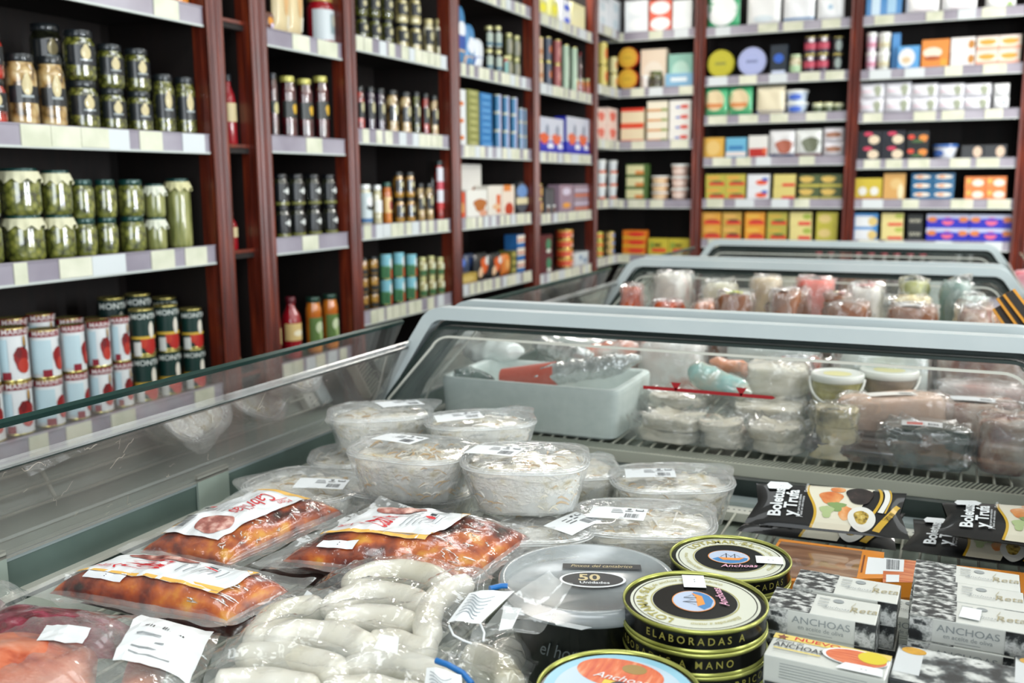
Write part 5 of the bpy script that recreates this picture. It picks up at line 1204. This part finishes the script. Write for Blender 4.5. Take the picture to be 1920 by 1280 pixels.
# ------------------------------------------------------------------ white sausages in clear bags
WS = noisy('white_sausage_skin', [(.25, 'c4bda0'), (.40, 'dcd8c6'), (.6, 'e6e3d7'), (.8, 'eeede5')], 16, rough=.3, coat=.5, bump=.25, bscale=45, sss=.15)
def sausages(label, L, z, name='white_sausage_bag', film_c=None, tags=None, seed=0, fz=None):
    P0 = onz(*L[0][0][0], z); t = thing(name, label, 'bag', (P0.x, P0.y, z-.02))
    tubes = []
    for pts, r, dz in L:
        P = [onz(px, py, z+dz) for px, py in pts]; K = 26; Q = []; n = len(P)
        for i in range(K+1):
            u = i/K*(n-1); k = min(int(u), n-2); f = u-k
            a = P[max(k-1, 0)]; b = P[k]; c = P[k+1]; d = P[min(k+2, n-1)]
            Q.append(.5*((2*b)+(c-a)*f+(2*a-5*b+4*c-d)*f*f+(3*b-a-3*c+d)*f**3))
        mb = MB().tube(Q, r, WS, 16, rf=lambda u: min(1, (u*9+.03)**.5, ((1-u)*9+.03)**.5))
        mb.v = [(x+nz((x, y, zz), 40, seed)*.0022, y+nz((x, y, zz), 40, 1)*.0022, zz+nz((x, y, zz), 40, 2)*.0022) for x, y, zz in mb.v]
        part('sausage', mb, t); tubes.append((Q, r))
    if film_c:
        C = [onz(px, py, z) for px, py in film_c]
        def hz(x, y):
            b = z-.012
            for Q, r in tubes:
                for q in Q[::2]:
                    d = math.hypot(q.x-x, q.y-y); b = max(b, q.z+r-.6*max(0, d-r*.6))
            return b
        def cov(u, v):
            p = lerp2(C, u, v); e = min(u, 1-u, v, 1-v)
            return (p.x, p.y, max(GA+.002, hz(p.x, p.y)+.0035+.004*nz(p, 45, seed)+.003*abs(nz(p, 100, seed+1))-(.0 if e > .04 else .006)))
        part('clear_bag', MB().grid(cov, 84, 60, WRAPB), t)
        for kind, c in (tags or []):
            if kind == 'tag': 
                T = [onz(px, py, zz) for px, py, zz in c]
                A = Art(); A.rect(0, 0, 1, 1, PAPER, 4, 4)
                for i in range(7): A.line([(.12+.6*j/8, .2+.09*i+.10*math.sin(j*.6+i*.3)) for j in range(9)], .022, col('7f8a92', .6))
                part('printed_tag', A.to(lambda x, y, l: tuple(lerp2(T, x, y)+Vector((0, 0, .0003*l+.002*math.sin(5*x))))), t)
            elif kind == 'blue':
                part('blue_clip', MB().tube([onz(px, py, zz) for px, py, zz in c], .003, col('1c6cb4', .35), 8), t)
            elif kind == 'flap':
                T = [onz(px, py, zz) for px, py, zz in c]
                part('bag_corner', MB().grid(lambda u, v: tuple(lerp2(T, u, v)+Vector((0, 0, .006*math.sin(3*u+4*v)))), 14, 14, SEALF), t)
            elif kind == 'note':
                T = [onz(px, py, zz) for px, py, zz in c]; part('price_sticker', MB().grid(lambda u, v: tuple(lerp2(T, u, v)), 2, 2, PAPER), t)
            elif kind == 'string':
                part('white_string', MB().tube([onz(px, py, zz) for px, py, zz in c], .0012, col('e6eaec', .5), 6), t)
    return t
sausages('bag of thick white sausages with printed tag and blue clip', [
 ([(655, 1104), (682, 1084), (750, 1073), (812, 1086), (838, 1104)], .0165, .010),
 ([(606, 1150), (660, 1123), (722, 1118), (778, 1130), (796, 1150)], .0165, .010),
 ([(890, 1098), (845, 1104), (815, 1130), (800, 1170), (806, 1205)], .0155, .014),
 ([(612, 1140), (560, 1146), (515, 1160), (490, 1190), (480, 1215)], .0165, .004),
 ([(618, 1178), (664, 1162), (722, 1163), (780, 1178)], .0165, .010),
 ([(500, 1212), (556, 1192), (640, 1197), (700, 1222)], .0165, .008),
 ([(690, 1205), (750, 1210), (815, 1228)], .0150, .006)], .880,
 film_c=[(400, 1250), (880, 1270), (935, 1075), (620, 1062)], seed=3,
 tags=[('tag', [(838, 1168, .925), (900, 1166, .925), (965, 1105, .93), (880, 1112, .93)]), ('blue', [(918, 1103, .93), (940, 1098, .93), (952, 1098, .93)]),
  ('flap', [(905, 1180, .915), (1010, 1165, .92), (1075, 1100, .92), (1030, 1062, .945)]), ('flap', [(880, 1205, .90), (1000, 1190, .905), (1040, 1150, .92), (900, 1160, .915)]),
  ('note', [(935, 1182, .922), (960, 1178, .922), (978, 1140, .926), (945, 1136, .924)]), ('note', [(700, 1215, .915), (745, 1225, .915), (748, 1195, .917), (715, 1188, .917)]),
  ('note', [(556, 1135, .89), (592, 1136, .89), (585, 1112, .90), (576, 1106, .90)]),
  ('string', [(842, 1172, .92), (850, 1190, .915), (868, 1200, .91), (884, 1206, .905)]), ('string', [(900, 1168, .92), (908, 1186, .915), (906, 1202, .91)])])
sausages('front bag of white sausages with blue clip, cut by photo edge', [
 ([(440, 1240), (505, 1233), (580, 1246), (650, 1272)], .0175, .012),
 ([(650, 1268), (700, 1250), (770, 1256), (860, 1290)], .0170, .010),
 ([(400, 1290), (480, 1285), (600, 1300)], .0175, .010),
 ([(600, 1310), (700, 1300), (800, 1320)], .0175, .010),
 ([(870, 1230), (930, 1250), (960, 1290)], .0165, -.006)], .866,
 film_c=[(360, 1400), (960, 1400), (1010, 1215), (420, 1200)], seed=5,
 tags=[('blue', [(818, 1238, .905), (840, 1246, .905), (868, 1262, .90), (885, 1282, .895)]), ('tag', [(790, 1330, .90), (870, 1330, .90), (865, 1262, .905), (800, 1252, .905)])])
sausages('two pale sausage ends lying low beside the black tub', [
 ([(905, 1262), (935, 1245), (958, 1222)], .020, 0), ([(965, 1215), (985, 1205), (1002, 1195)], .015, 0)], .835, name='white_sausage_bag',
 film_c=[(850, 1300), (985, 1280), (1030, 1180), (900, 1190)], seed=7)
# ------------------------------------------------------------------ black tub with frosted lid
LIDF = film('frosted_lid', haze=.45, bump=.1, rough=.2, scale=12, hazecol='bfc9cd', base=.03, hazescale=6)
P = onz(1101, 1078, .914); t = thing('lidded_tub', 'round black tub with frosted clear lid and fifty units print', 'tub', (P.x, P.y, GA))
h = .914-GA; r = .098
obj('black_bowl', MB().lathe([(r*.72, 0), (r*.78, .003), (r*.92, h*.78), (r*.95, h*.84)], col('0d1011', .3, coat=.4), 56), t)
obj('bowl_script', Art().text('el horno', 0, h*.52, .022, col('5c6466', .5), sx=.9, shear=.3).to(lambda x, y, l: ((r*.90)*math.sin(x/r+.10), -(r*.895)*math.cos(x/r+.10), y)), t)
obj('anchovy_filling', MB().lathe([(r*.85, h*.7), (r*.6, h*.78), (r*.01, h*.8)], noisy('pink_anchovy', [(.3, '4a2c34'), (.5, '8c5a64'), (.7, 'b8968c')], 10, rough=.4, stretch=(1, 3, 1)), 40, cap0=False), t)
obj('clear_lid', MB().lathe([(r*1.0, h*.84), (r*1.02, h*.86), (r*1.02, h*.97), (r*1.0, h), (r*.93, h), (r*.90, h-.004), (r*.01, h-.003)], LIDF, 72, cap0=False, cap1=False), t)
obj('lid_tab', Art().poly([(-.022, 0), (.022, 0), (.014, -.010), (-.014, -.010)], LIDF).to(lambda x, y, l: (x+.02, y-r*1.01, h*.9)), t)
A = Art(); K_ = col('1c1f22', .5); GT = col('c9b98c', .5); a_ = .06
A.rect(-.028, .022, .062, .036, K_, 4, 1); A.text('Pinxos del cantabrico', .017, .029, .0105, GT, sx=.78, shear=.3)
A.ell(.006, -.010, .037, .022, PAPER, 40, 1); A.ell(.006, -.010, .034, .019, K_, 40, 1); A.text('50', .002, -.006, .024, GT, sx=1.05, bold=.02); A.text('Unidades', .008, -.020, .009, PAPER, bold=.01)
obj('lid_print', A.to(on_top(h-.0012), M=lambda x, y: (x*math.cos(.36)-y*math.sin(.36), x*math.sin(.36)+y*math.cos(.36))), t)
# ------------------------------------------------------------------ round gold-rimmed anchovy tins
OLV = noisy('olive_gold_rim', [(.3, '8f9440'), (.7, 'c2c670')], 20, rough=.28, metal=.6)
TB = col('0a0b0a', .2, coat=0, spec=.25); CR = col('d0d4c5', .45, coat=.1); GLD = col('a8a04a', .45); BLUE = col('2a7ab8', .4); ORG = col('e8902c', .4); PKB = col('e4a8c4', .5); SKY = col('b4c3dc', .4)
TH = .0235
def tin_body(t, r, top, side=None, sa=0):
    obj('tin_wall', MB().lathe([(r*.985, .002), (r*.985, TH-.003)], TB, 64, cap0=False, cap1=False), t)
    obj('gold_rim', MB().lathe([(r*.97, TH-.003), (r*.998, TH-.0045), (r*1.01, TH-.002), (r*1.005, TH), (r*.985, TH), (r*.975, TH-.003)], OLV, 72, cap0=False, cap1=False)
        .lathe([(r*.95, 0), (r*1.0, 0), (r*1.006, .0015), (r*.99, .0035)], OLV, 72, cap1=False), t)
    if top: obj('lid_print', MB().lathe([(r*.975, TH-.0032), (.0001, TH-.0032)], TB, 72, cap0=False, cap1=False), t)
    if side:
        obj('side_lettering', Art().text(' '.join(side), 0, TH*.48, TH*.46, col('8f8a3e', .5), sx=.95, bold=.004).to(lambda x, y, l: (r*.988*math.sin(x/r+sa), -r*.988*math.cos(x/r+sa), y)), t)
def lotamar(t, r, turn):
    A = Art(); A.ell(0, 0, r*.90, r*.90, CR, 72, 1); A.ring(0, 0, r*.845, r*.865, TB, 72); A.ring(0, 0, r*.86, r*.87, CR, 72)
    A.ring(0, 0, r*.60, r*.615, GLD, 72); A.ell(0, 0, r*.585, r*.585, TB, 64, 1)
    A.text('LOTAMAR, S.L.', 0, 0, r*.20, GLD, arc=(0, 0, r*.735, PI/2+.2), bold=.015)
    A.text('Filetes de anchoa del Cantabrico', 0, 0, r*.11, GLD, arc=(0, 0, r*.735, -PI/2+1.9), shear=.3)
    A.text('Elaboradas a mano', 0, 0, r*.10, GLD, arc=(0, 0, r*.735, PI+.35), shear=.3)
    A.ell(-r*.02, r*.02, r*.345, r*.30, ORG, 40, 1); A.ell(-r*.02, r*.02, r*.33, r*.285, SKY, 40, 1)
    A.poly([(-r*.30, -r*.10), (-r*.20, -r*.20), (0, -r*.255), (r*.16, -r*.21), (r*.27, -r*.10), (r*.29, 0), (r*.16, r*.02), (r*.1, -r*.04), (-r*.1, -r*.06), (-r*.2, -r*.02)], BLUE)
    A.poly([(-r*.20, -r*.02), (-r*.12, -r*.13), (r*.14, -r*.11), (r*.25, r*.03), (r*.1, -r*.02)], ORG)
    A.line([(-r*.06, -r*.03), (-r*.06, r*.17)], r*.014, TB).line([(r*.08, -r*.03), (r*.08, r*.15)], r*.012, TB).line([(-r*.16, r*.0), (-r*.06, r*.15), (r*.02, r*.02)], r*.008, TB).line([(r*.0, r*.0), (r*.08, r*.14), (r*.16, r*.03)], r*.008, TB)
    A.text('Anchoas', r*.14, -r*.37, r*.17, PKB, shear=.35, bold=.012, rot=.12)
    A.rect(r*.42, -r*.2, r*.86, r*.12, PAPER); A.text('- -', r*.66, -r*.04, r*.12, INK)
    c, s_ = math.cos(turn), math.sin(turn)
    A.to(on_top(TH-.0030), M=lambda x, y: (x*c-y*s_, x*s_+y*c)); return A.to(on_top(TH-.0030, .00012), M=lambda x, y: (x*c-y*s_, x*s_+y*c))
def stack(px, py, ztop, n, r, turn, labels, sides, shifts=None):
    P = onz(px, py, ztop)
    for k in range(n):
        z = ztop-TH*(k+1)-.0004*k
        dx, dy = (R.uniform(-.0015, .0015), R.uniform(-.0015, .0015)) if k else (0, 0)
        t = thing('anchovy_tin', labels[k], 'tin', (P.x+dx, P.y+dy, z), 0, None)
        tin_body(t, r, True, sides[k][0], sides[k][1])
        if k == 0: obj('lid_artwork', lotamar(t, r, turn), t)
zA = GA+5*TH+.003
stack(1303, 1122, zA, 5, .0735, 1.9, ['topmost black and gold anchovy tin of the taller stack', 'second tin down in the taller stack of round tins', 'third tin down in the taller stack of round tins', 'fourth tin down in the taller stack of round tins', 'bottom tin of the taller stack of round tins'],
  [('ELABORADAS A', .25), ('ELABORADAS A MANO', -.25), ('PESCADAS EN EL CANTABRICO', -.1), ('DEL CANTABRICO', .2), ('ELABORADAS', .2)])
zB = GA+4*TH
stack(1369, 1042, zB, 4, .0725, .25, ['round anchovy tin with pictured boat, top of rear stack', 'second tin down in the rear stack', 'third tin down in the rear stack', 'bottom tin of the rear stack'],
  [('PESCADAS', .75), ('DEL CANTABRICO', .7), ('ELABORADAS', .3), ('DEL CANTABRICO', .3)])
# blue tin of anchovies cut by the lower edge
P = onz(1160, 1290, .905); r = .0735; zc = .905
for k in range(4):
    z = zc-TH*(k+1)-.0004*k
    t = thing('anchovy_tin', ['blue and orange round tin at the lower photo edge', 'round tin directly under the blue and orange one', 'third round tin under the blue and orange lid', 'bottom round tin under the blue and orange lid'][k], 'tin', (P.x, P.y, z)); tin_body(t, r, True)
    if k == 0:
        A = Art(); A.ell(0, 0, r*.93, r*.93, col('8cc4dc', .35, coat=.4), 72, 1); A.ell(0, 0, r*.80, r*.80, col('b8cfe0', .35, coat=.4), 64, 1)
        OR_ = noisy('anchovy_print', [(.3, 'c8441c'), (.55, 'd86a34'), (.75, 'e8a07c')], 60, rough=.4, stretch=(3, .5, 1))
        A.ell(-r*.12, r*.42, r*.56, r*.36, OR_, 40, 3); A.ell(r*.02, r*.58, r*.16, r*.12, col('9a7a34', .4), 24, 1)
        A.ell(r*.5, r*.05, r*.26, r*.35, col('9ab8d8', .4), 24, 1, wob=.05); A.rect(-r*.25, -.1*r, r*.2, r*.2, col('e3c23c', .4)); A.ell(-r*.03, r*.1, r*.12, r*.12, col('20242c', .4), 20, 1)
        A.text('Anchoas', -r*.05, r*.28, r*.2, PAPER, shear=.3)
        obj('lid_artwork', A.to(on_top(TH-.0030, .00012)), t)
# ------------------------------------------------------------------ black truffle pasta boxes
BK = col('0b0d0e', .5, coat=.35, spec=.3); CRM = col('dcd8c4', .35, coat=.5); GY = col('c9a227', .35, coat=.5); ORC = noisy('orange_food_print', [(.3, 'c8642c'), (.55, 'e09a5c'), (.8, 'ecc8a0')], 40, rough=.3, coat=.5)
GRN = col('7f9a5c', .4, coat=.4); PLATE = col('dfe0da', .3, coat=.5); PASTA = noisy('pasta_print', [(.35, '4c3c10'), (.5, 'b89a3a'), (.7, 'd9c77a')], 160, rough=.4); MUSH = noisy('mushroom_print', [(.3, '0c0a0a'), (.6, '2c2220'), (.8, '6a5048')], 60, rough=.4)
def UV(A, s, cu, cv, hu, lv, m=None, bold=.03):
    """words reading up the box: letter height hu in u, whole length lv in v"""
    A.l += 1; V, Fc = text2d(s, bold); xs = [v[0] for v in V]; w = max(xs)-min(xs)
    A.p.append(([(cu-y*hu, cv+x/w*lv, A.l) for x, y, _ in V], Fc, m or PAPER))
def pillow(label, corners, z, H, price=True, tip=1):
    """corners px: near-left, near-right, far-right, far-left at height z"""
    zf = z+.052*tip; C = [onz(*corners[0], z-.004), onz(*corners[1], z-.004), onz(*corners[2], zf), onz(*corners[3], zf)]; cen = sum(C, Vector())/4
    t = thing('pasta_box', label, 'box', (cen.x, cen.y, z))
    def s(sg):
        def f(u, v):
            ue = u; y = 2*v-1
            pin = .05*(1-abs(y))*(1 if u > .5 else -1)*(abs(2*u-1)**6)*(-1)     # ends curve inwards
            p = lerp2(C, u+pin, v); k = (1-y*y)**.5 if abs(y) < 1 else 0
            k2 = 1-abs(2*u-1)**5
            return (p.x, p.y-sg*H*k*.3*(.25+.75*k2), p.z+sg*H*k*(.25+.75*k2)*.9)
        return f
    top = s(1); part('carton', MB().grid(top, 28, 16, BK).grid(s(-1), 28, 16, BK), t)
    A = Art(); n = 26
    def wave(v, o): return o+.035*math.sin(v*5.0+.4)
    # cream picture field between two waves
    f1 = [(wave(v, .365), v) for v in [i/12*.98+.01 for i in range(13)]]
    A.l += 1; vs = []; fs = []
    for j in range(13):
        v = .01+.98*j/12; x0 = wave(v, .40); x1 = .64+.16*v
        vs += [(x0+(x1-x0)*i/8, v, A.l) for i in range(9)]
    fs = [(j*9+i, j*9+i+1, (j+1)*9+i+1, (j+1)*9+i) for j in range(12) for i in range(8)]
    A.p.append((vs, fs, CRM))
    for off, w, m in ((.395, .018, GY), (.409, .010, CRM)): A.line([(wave(.01+.98*j/24, off), .01+.98*j/24) for j in range(25)], w, m)
    A.ell(.52, .62, .075, .16, ORC, 24, 3, wob=.08).ell(.62, .30, .05, .14, ORC, 20, 3, wob=.1, seed=2).ell(.56, .84, .05, .08, ORC, 16, 2)
    A.ell(.56, .42, .05, .10, GRN, 16, 2, wob=.25).ell(.50, .30, .04, .12, col('a9bb86', .4), 16, 2, wob=.2)
    A.ell(.70, .72, .085, .22, MUSH, 26, 4, wob=.06)
    A.line([(.78+.06*math.sin(j*.2), .30+.68*j/12) for j in range(13)], .02, GY).line([(.83+.05*math.sin(j*.2), .36+.60*j/12) for j in range(13)], .035, PLATE).line([(.86+.045*math.sin(j*.2), .36+.60*j/12) for j in range(13)], .010, GY)
    A.ell(.715, .22, .085, .30*.72, PLATE, 36, 4).ell(.712, .23, .045, .125, PASTA, 28, 3, wob=.06)
    B = [(.80+.17*j/14, .02+.56*j/14) for j in range(15)]; A.line(B, .045, GY)
    A.text('Calentar y servir', .885, .30, .085, BK, rot=math.atan2(.56, .17)*1.0, sx=.32, shear=.0)
    UV(A, 'Boletus', .18, .42, .115, .62)
    UV(A, 'y Trufa', .275, .42, .115, .58)
    UV(A, 'Salsa para pasta italiana', .325, .36, .024, .48, bold=0); UV(A, 'y listo en seis minutos', .345, .34, .024, .44, bold=0)
    UV(A, 'Deliciosa', .355, .80, .03, .26, bold=0)
    if price: A.poly([(.10, .72), (.24, .70), (.26, .80), (.22, .93), (.10, .95), (.08, .83)], PAPER).text('- -', .19, .80, .05, INK, sx=.5)
    # text was laid out in uv; squeeze letters to the box's proportions
    part('printed_art', A.to(lambda x, y, l: tuple(Vector(top(min(1, max(0, x)), min(1, max(0, y))))+Vector((0, 0, .0006+.00015*l)))), t)
    # folded ends
    return t
pillow('black pasta box lying under the full black pasta box', [(1380, 995), (1680, 1032), (1698, 962), (1425, 940)], .832, .012, False, tip=.2)
pillow('whole black pasta box with mushroom picture, topmost by the trays', [(1396, 980), (1706, 1012), (1700, 925), (1418, 905)], .866, .012, tip=.75)
pillow('lower black pasta box tucked under the cut-off one', [(1690, 1030), (1985, 1070), (1985, 1000), (1712, 972)], .832, .012, tip=.15)
pillow('black pasta box cut off by the photo edge', [(1757, 1000), (2070, 1042), (2062, 960), (1765, 942)], .872, .014, tip=.22)
# ------------------------------------------------------------------ flat smoked fish pack with orange band
SM = noisy('smoked_fish', [(.3, '5c3c28'), (.5, '8a6044'), (.65, 'a88468'), (.8, 'c8b09a')], 8, rough=.3, coat=1, stretch=(1, 7, 1))
def slab(label, corners, z, th, m, name, cat, art=None, artfn=None):
    C = [onz(px, py, z) for px, py in corners]; cen = sum(C, Vector())/4
    t = thing(name, label, cat, (cen.x, cen.y, z-th)); d = Vector((0, 0, -th))
    mb = MB().add(C+[p+d for p in C], [(0, 1, 2, 3), (7, 6, 5, 4), (0, 4, 5, 1), (1, 5, 6, 2), (2, 6, 7, 3), (3, 7, 4, 0)], m)
    part('pack_body', mb, t)
    if art: part('printed_face', art.to(lambda x, y, l: tuple(lerp2(C, x, y)+Vector((0, 0, .0003+.00015*l)))), t)
    return t
A = Art(); OB = col('e08a24', .4, coat=.3)
A.rect(.03, .06, .80, .94, SM); A.rect(0, .94, 1, 1, OB); A.rect(.80, 0, 1, 1, OB); A.rect(.86, .15, 1.0, .75, PAPER); A.rect(.82, .2, .835, .8, col('7a3c10', .5))
slab('flat smoked fish pack with orange band and paper sticker', [(1408, 1090), (1655, 1085), (1658, 1036), (1462, 1010)], .846, .02, OB, 'smoked_fish_pack', 'packet', A)
A = Art(); A.rect(0, 0, 1, 1, noisy('orange_fish_print', [(.3, 'b84a1c'), (.55, 'd8783c'), (.8, 'e8a878')], 40, rough=.35, coat=.5, stretch=(.4, 4, 1))); A.rect(0, .45, .62, 1, PAPER); A.barcode(.1, .52, .5, .95, INK, 18); A.rect(.1, 0, .5, .3, PAPER)
slab('orange fish pack with large barcode behind anchovy boxes', [(1655, 1092), (1716, 1092), (1720, 1052), (1656, 1046)], .846, .02, OB, 'smoked_fish_pack', 'packet', A)
slab('long orange edged pack beneath the rear anchovy boxes', [(1660, 1100), (2000, 1130), (2000, 1082), (1690, 1048)], .834, .02, OB, 'smoked_fish_pack', 'packet')
# ------------------------------------------------------------------ anchovy boxes
BW = noisy('black_and_white_photo', [(.36, '0e1012'), (.46, '2c3032'), (.53, '9a9e9c'), (.60, 'd4d6d4'), (.7, '3a3e40')], 75, rough=.5, coat=.1, detail=4, stretch=(1, 1.6, 1))
BXW = noisy('white_card', [(.3, 'cacdc8'), (.7, 'd6d9d4')], 10, rough=.5, coat=.08)
SCR = col('a39a78', .5); GRY = col('8f9698', .5)
BW_, BD_, BH_ = .108, .053, .026
def abox(label, loc, rz, front=True, price=False):
    t = thing('anchovy_box', label, 'box', loc, rz)
    obj('carton', MB().box(-BW_/2, -BD_/2, 0, BW_/2, BD_/2, BH_, BXW, bev=.0012), t)
    w, d, h = BW_, BD_, BH_; A = Art()
    A.rect(-w*.5, -d*.5, -w*.10, d*.5, BW); A.ell(w*.12, d*.28, w*.05, d*.09, GRY, 24, 1)
    A.text('Reta', w*.37, 0, .017, SCR, rot=.15, shear=.3, sx=.9); A.line([(w*.28, d*.3), (w*.25, d*.1), (w*.30, -d*.2)], .0006, SCR)
    for i in range(3): A.rect(-w*.06, d*(.3-.16*i), w*.04, d*(.27-.16*i), GRY)
    A.text('Anchoas', w*.12, -d*.12, .008, GRY, shear=.3)
    if price: A.poly([(-w*.08, -d*.3), (w*.1, -d*.34), (w*.12, d*.2), (-w*.05, d*.22)], PAPER)
    mb = A.to(on_top(h+.0002)); 
    B = Art(); B.rect(-w*.5, 0.0005, -w*.30, h-.0005, BW); B.rect(w*.32, 0.0005, w*.5, h-.0005, BW)
    B.text('ANCHOAS', w*.01, h*.64, .0105, GRY, sx=1.15); B.text('en aceite de oliva', w*.01, h*.36, .0065, GRY); B.rect(-w*.1, h*.16, w*.12, h*.18, GRY)
    B.to(on_front(d/2+.0002), mb)
    # dark picture on the right end
    C_ = Art(); C_.rect(-d/2, 0.0005, d/2, h-.0005, BW); C_.to(lambda x, y, l: (w/2+.0003, x, y), mb)
    obj('printed_faces', mb, t); return t
def top_at(px, py, z): return onz(px, py, z)
zt = .909; rzb = -.02
def row_of(px, py, zt, n, labs, rz=rzb, pr=False):
    P = onz(px, py, zt)
    for k in range(n): abox(labs[k], (P.x+(R.uniform(-.003, .003) if k else 0), P.y+(R.uniform(-.002, .002) if k else 0), zt-BH_*(k+1)-.0005*k), rz, price=pr and k == 0)
row_of(1545, 1134, .908, 4, ['topmost black and white anchovy box just behind the yellow one', 'second anchovy box down, behind the yellow topped box', 'third anchovy box down behind the yellow topped box', 'bottom anchovy box behind the yellow topped box'])
row_of(1588, 1098, .908, 4, ['anchovy box at the front edge of the smoked fish pack, topmost', 'second anchovy box down beside the smoked fish pack', 'third anchovy box down beside the smoked fish pack', 'bottom anchovy box beside the smoked fish pack'])
row_of(1815, 1150, .908, 4, ['anchovy box with paper price patch, top of the right block', 'second box down under the price patched anchovy box', 'third box down under the price patched anchovy box', 'bottom box under the price patched anchovy box'], pr=True)
row_of(1815, 1112, .908, 3, ['topmost anchovy box in the middle of the right block', 'second anchovy box down, middle of right block', 'lower anchovy box, middle of right block'])
row_of(1812, 1078, .908, 3, ['topmost anchovy box at the back of the right block', 'second anchovy box down, back of right block', 'lower anchovy box, back of right block'])
row_of(2050, 1165, .908, 2, ['anchovy box cut by the photo edge, top', 'anchovy box cut by the photo edge, lower']); row_of(2045, 1110, .908, 2, ['rear anchovy box past the photo edge, top', 'rear anchovy box past the photo edge, lower'])
# white and yellow anchovy box
P = onz(1552, 1228, .902); t = thing('anchovy_box', 'white and yellow anchovy box with orange fillet picture', 'box', (P.x, P.y, .872), -.06)
w, d, h = .110, .050, .030
obj('carton', MB().box(-w/2, -d/2, 0, w/2, d/2, h, BXW, bev=.0012), t)
A = Art(); A.rect(-w/2, d*.28, w/2, d*.5, col('e0c86a', .4)); A.text('NUEVO', -w*.12, d*.39, .010, RED, sx=1.3, bold=.01)
st = [(-w*.42+.006*(1 if i % 2 == 0 else .45)*math.cos(PI/2+i*PI/5), d*.36+.006*(1 if i % 2 == 0 else .45)*math.sin(PI/2+i*PI/5)) for i in range(10)]
A.poly(st, col('7a3a2c', .5)); A.text('Filetes de', -w*.34, d*.18, .007, INK, shear=.3); A.text('ANCHOAS', -w*.25, d*.0, .0125, INK, sx=.78, bold=.008); A.rect(-w*.45, -d*.14, -w*.05, -d*.18, col('e0c84a', .4)); A.rect(-w*.45, -d*.24, -w*.15, -d*.26, GRY)
A.ell(w*.22, d*.06, w*.27, d*.34, PAPER, 36, 2); A.ell(w*.23, d*.05, w*.25, d*.31, noisy('fillet_print', [(.3, 'c8502c'), (.55, 'e07a4c'), (.8, 'eaa888')], 90, rough=.35, coat=.5, stretch=(.5, 5, 1)), 36, 3)
A.ell(w*.36, d*.16, w*.12, d*.24, col('d9c62c', .4), 28, 1); A.poly([(w*.16, -d*.22), (w*.46, -d*.2), (w*.48, -d*.5), (w*.10, -d*.5)], PAPER).text('- -', w*.32, -d*.36, .007, INK)
mb = A.to(on_top(h+.0002)); B = Art()
for i in range(6): B.rect(-w*.36, h*(.82-.09*i), w*(.36-.05*(i % 3)), h*(.80-.09*i), GRY)
B.rect(-w*.48, h*.06, -w*.05, h*.16, INK); B.to(on_front(d/2+.0002), mb); obj('printed_faces', mb, t)
# large black and white photo boxes at the lower edge
def photo_box(label, px, py, zt, w, d, h, rz, medal=True):
    P = onz(px, py, zt); t = thing('anchovy_box', label, 'box', (P.x, P.y, zt-h), rz)
    obj('carton', MB().box(-w/2, -d/2, 0, w/2, d/2, h, col('2a2e30', .35, coat=.4), bev=.0015), t)
    A = Art(); A.rect(-w*.49, -d*.49, w*.49, d*.49, noisy('large_black_white_photo', [(.36, '16191b'), (.45, '4c5254'), (.53, 'b4b8b6'), (.62, 'd4d8d6'), (.7, '4a5052')], 42, rough=.55, coat=.05, detail=3), 8, 8)
    A.rect(-w*.49, -d*.3, -w*.28, d*.3, col('d3d9dc', .35, coat=.4)); A.ell(-w*.36, d*.36, w*.10, d*.10, noisy('gold_medal', [(.3, 'b8861c'), (.7, 'dca83a')], 80, rough=.35), 32, 1)
    obj('printed_top', A.to(on_top(h+.0002)), t)
photo_box('large anchovy box with black and white photo and gold medal', 1795, 1262, .894, .112, .075, .030, -.06)
photo_box('second gold medal photo box past the first', 2030, 1285, .894, .112, .075, .030, -.06)
photo_box('dark photo box underneath the large gold medal one', 1797, 1266, .863, .112, .075, .03, -.06)
for k, (px, py, z_, hh) in enumerate([(1545, 1232, .871, .032), (1545, 1232, .838, .030)]):
    P = onz(px, py, z_); t = thing('anchovy_box', ['plain box supporting the yellow and white anchovy box', 'bottom box under the yellow and white anchovy box'][k], 'box', (P.x, P.y, z_-hh), -.04)
    obj('carton', MB().box(-.054, -.027, 0, .054, .027, hh-.001, BXW, bev=.001), t); A = Art(); A.rect(-.053, .001, .053, hh-.003, BW, 4, 1)
    obj('printed_front', A.to(on_front(.0272)), t)
P = onz(1660, 1150, .852)
for k in range(2): abox(['low anchovy box in the gap between the two blocks', 'bottom anchovy box in the gap between the two blocks'][k], (P.x+.012, P.y+.015, .852-BH_*(k+1)+.004), -.02)
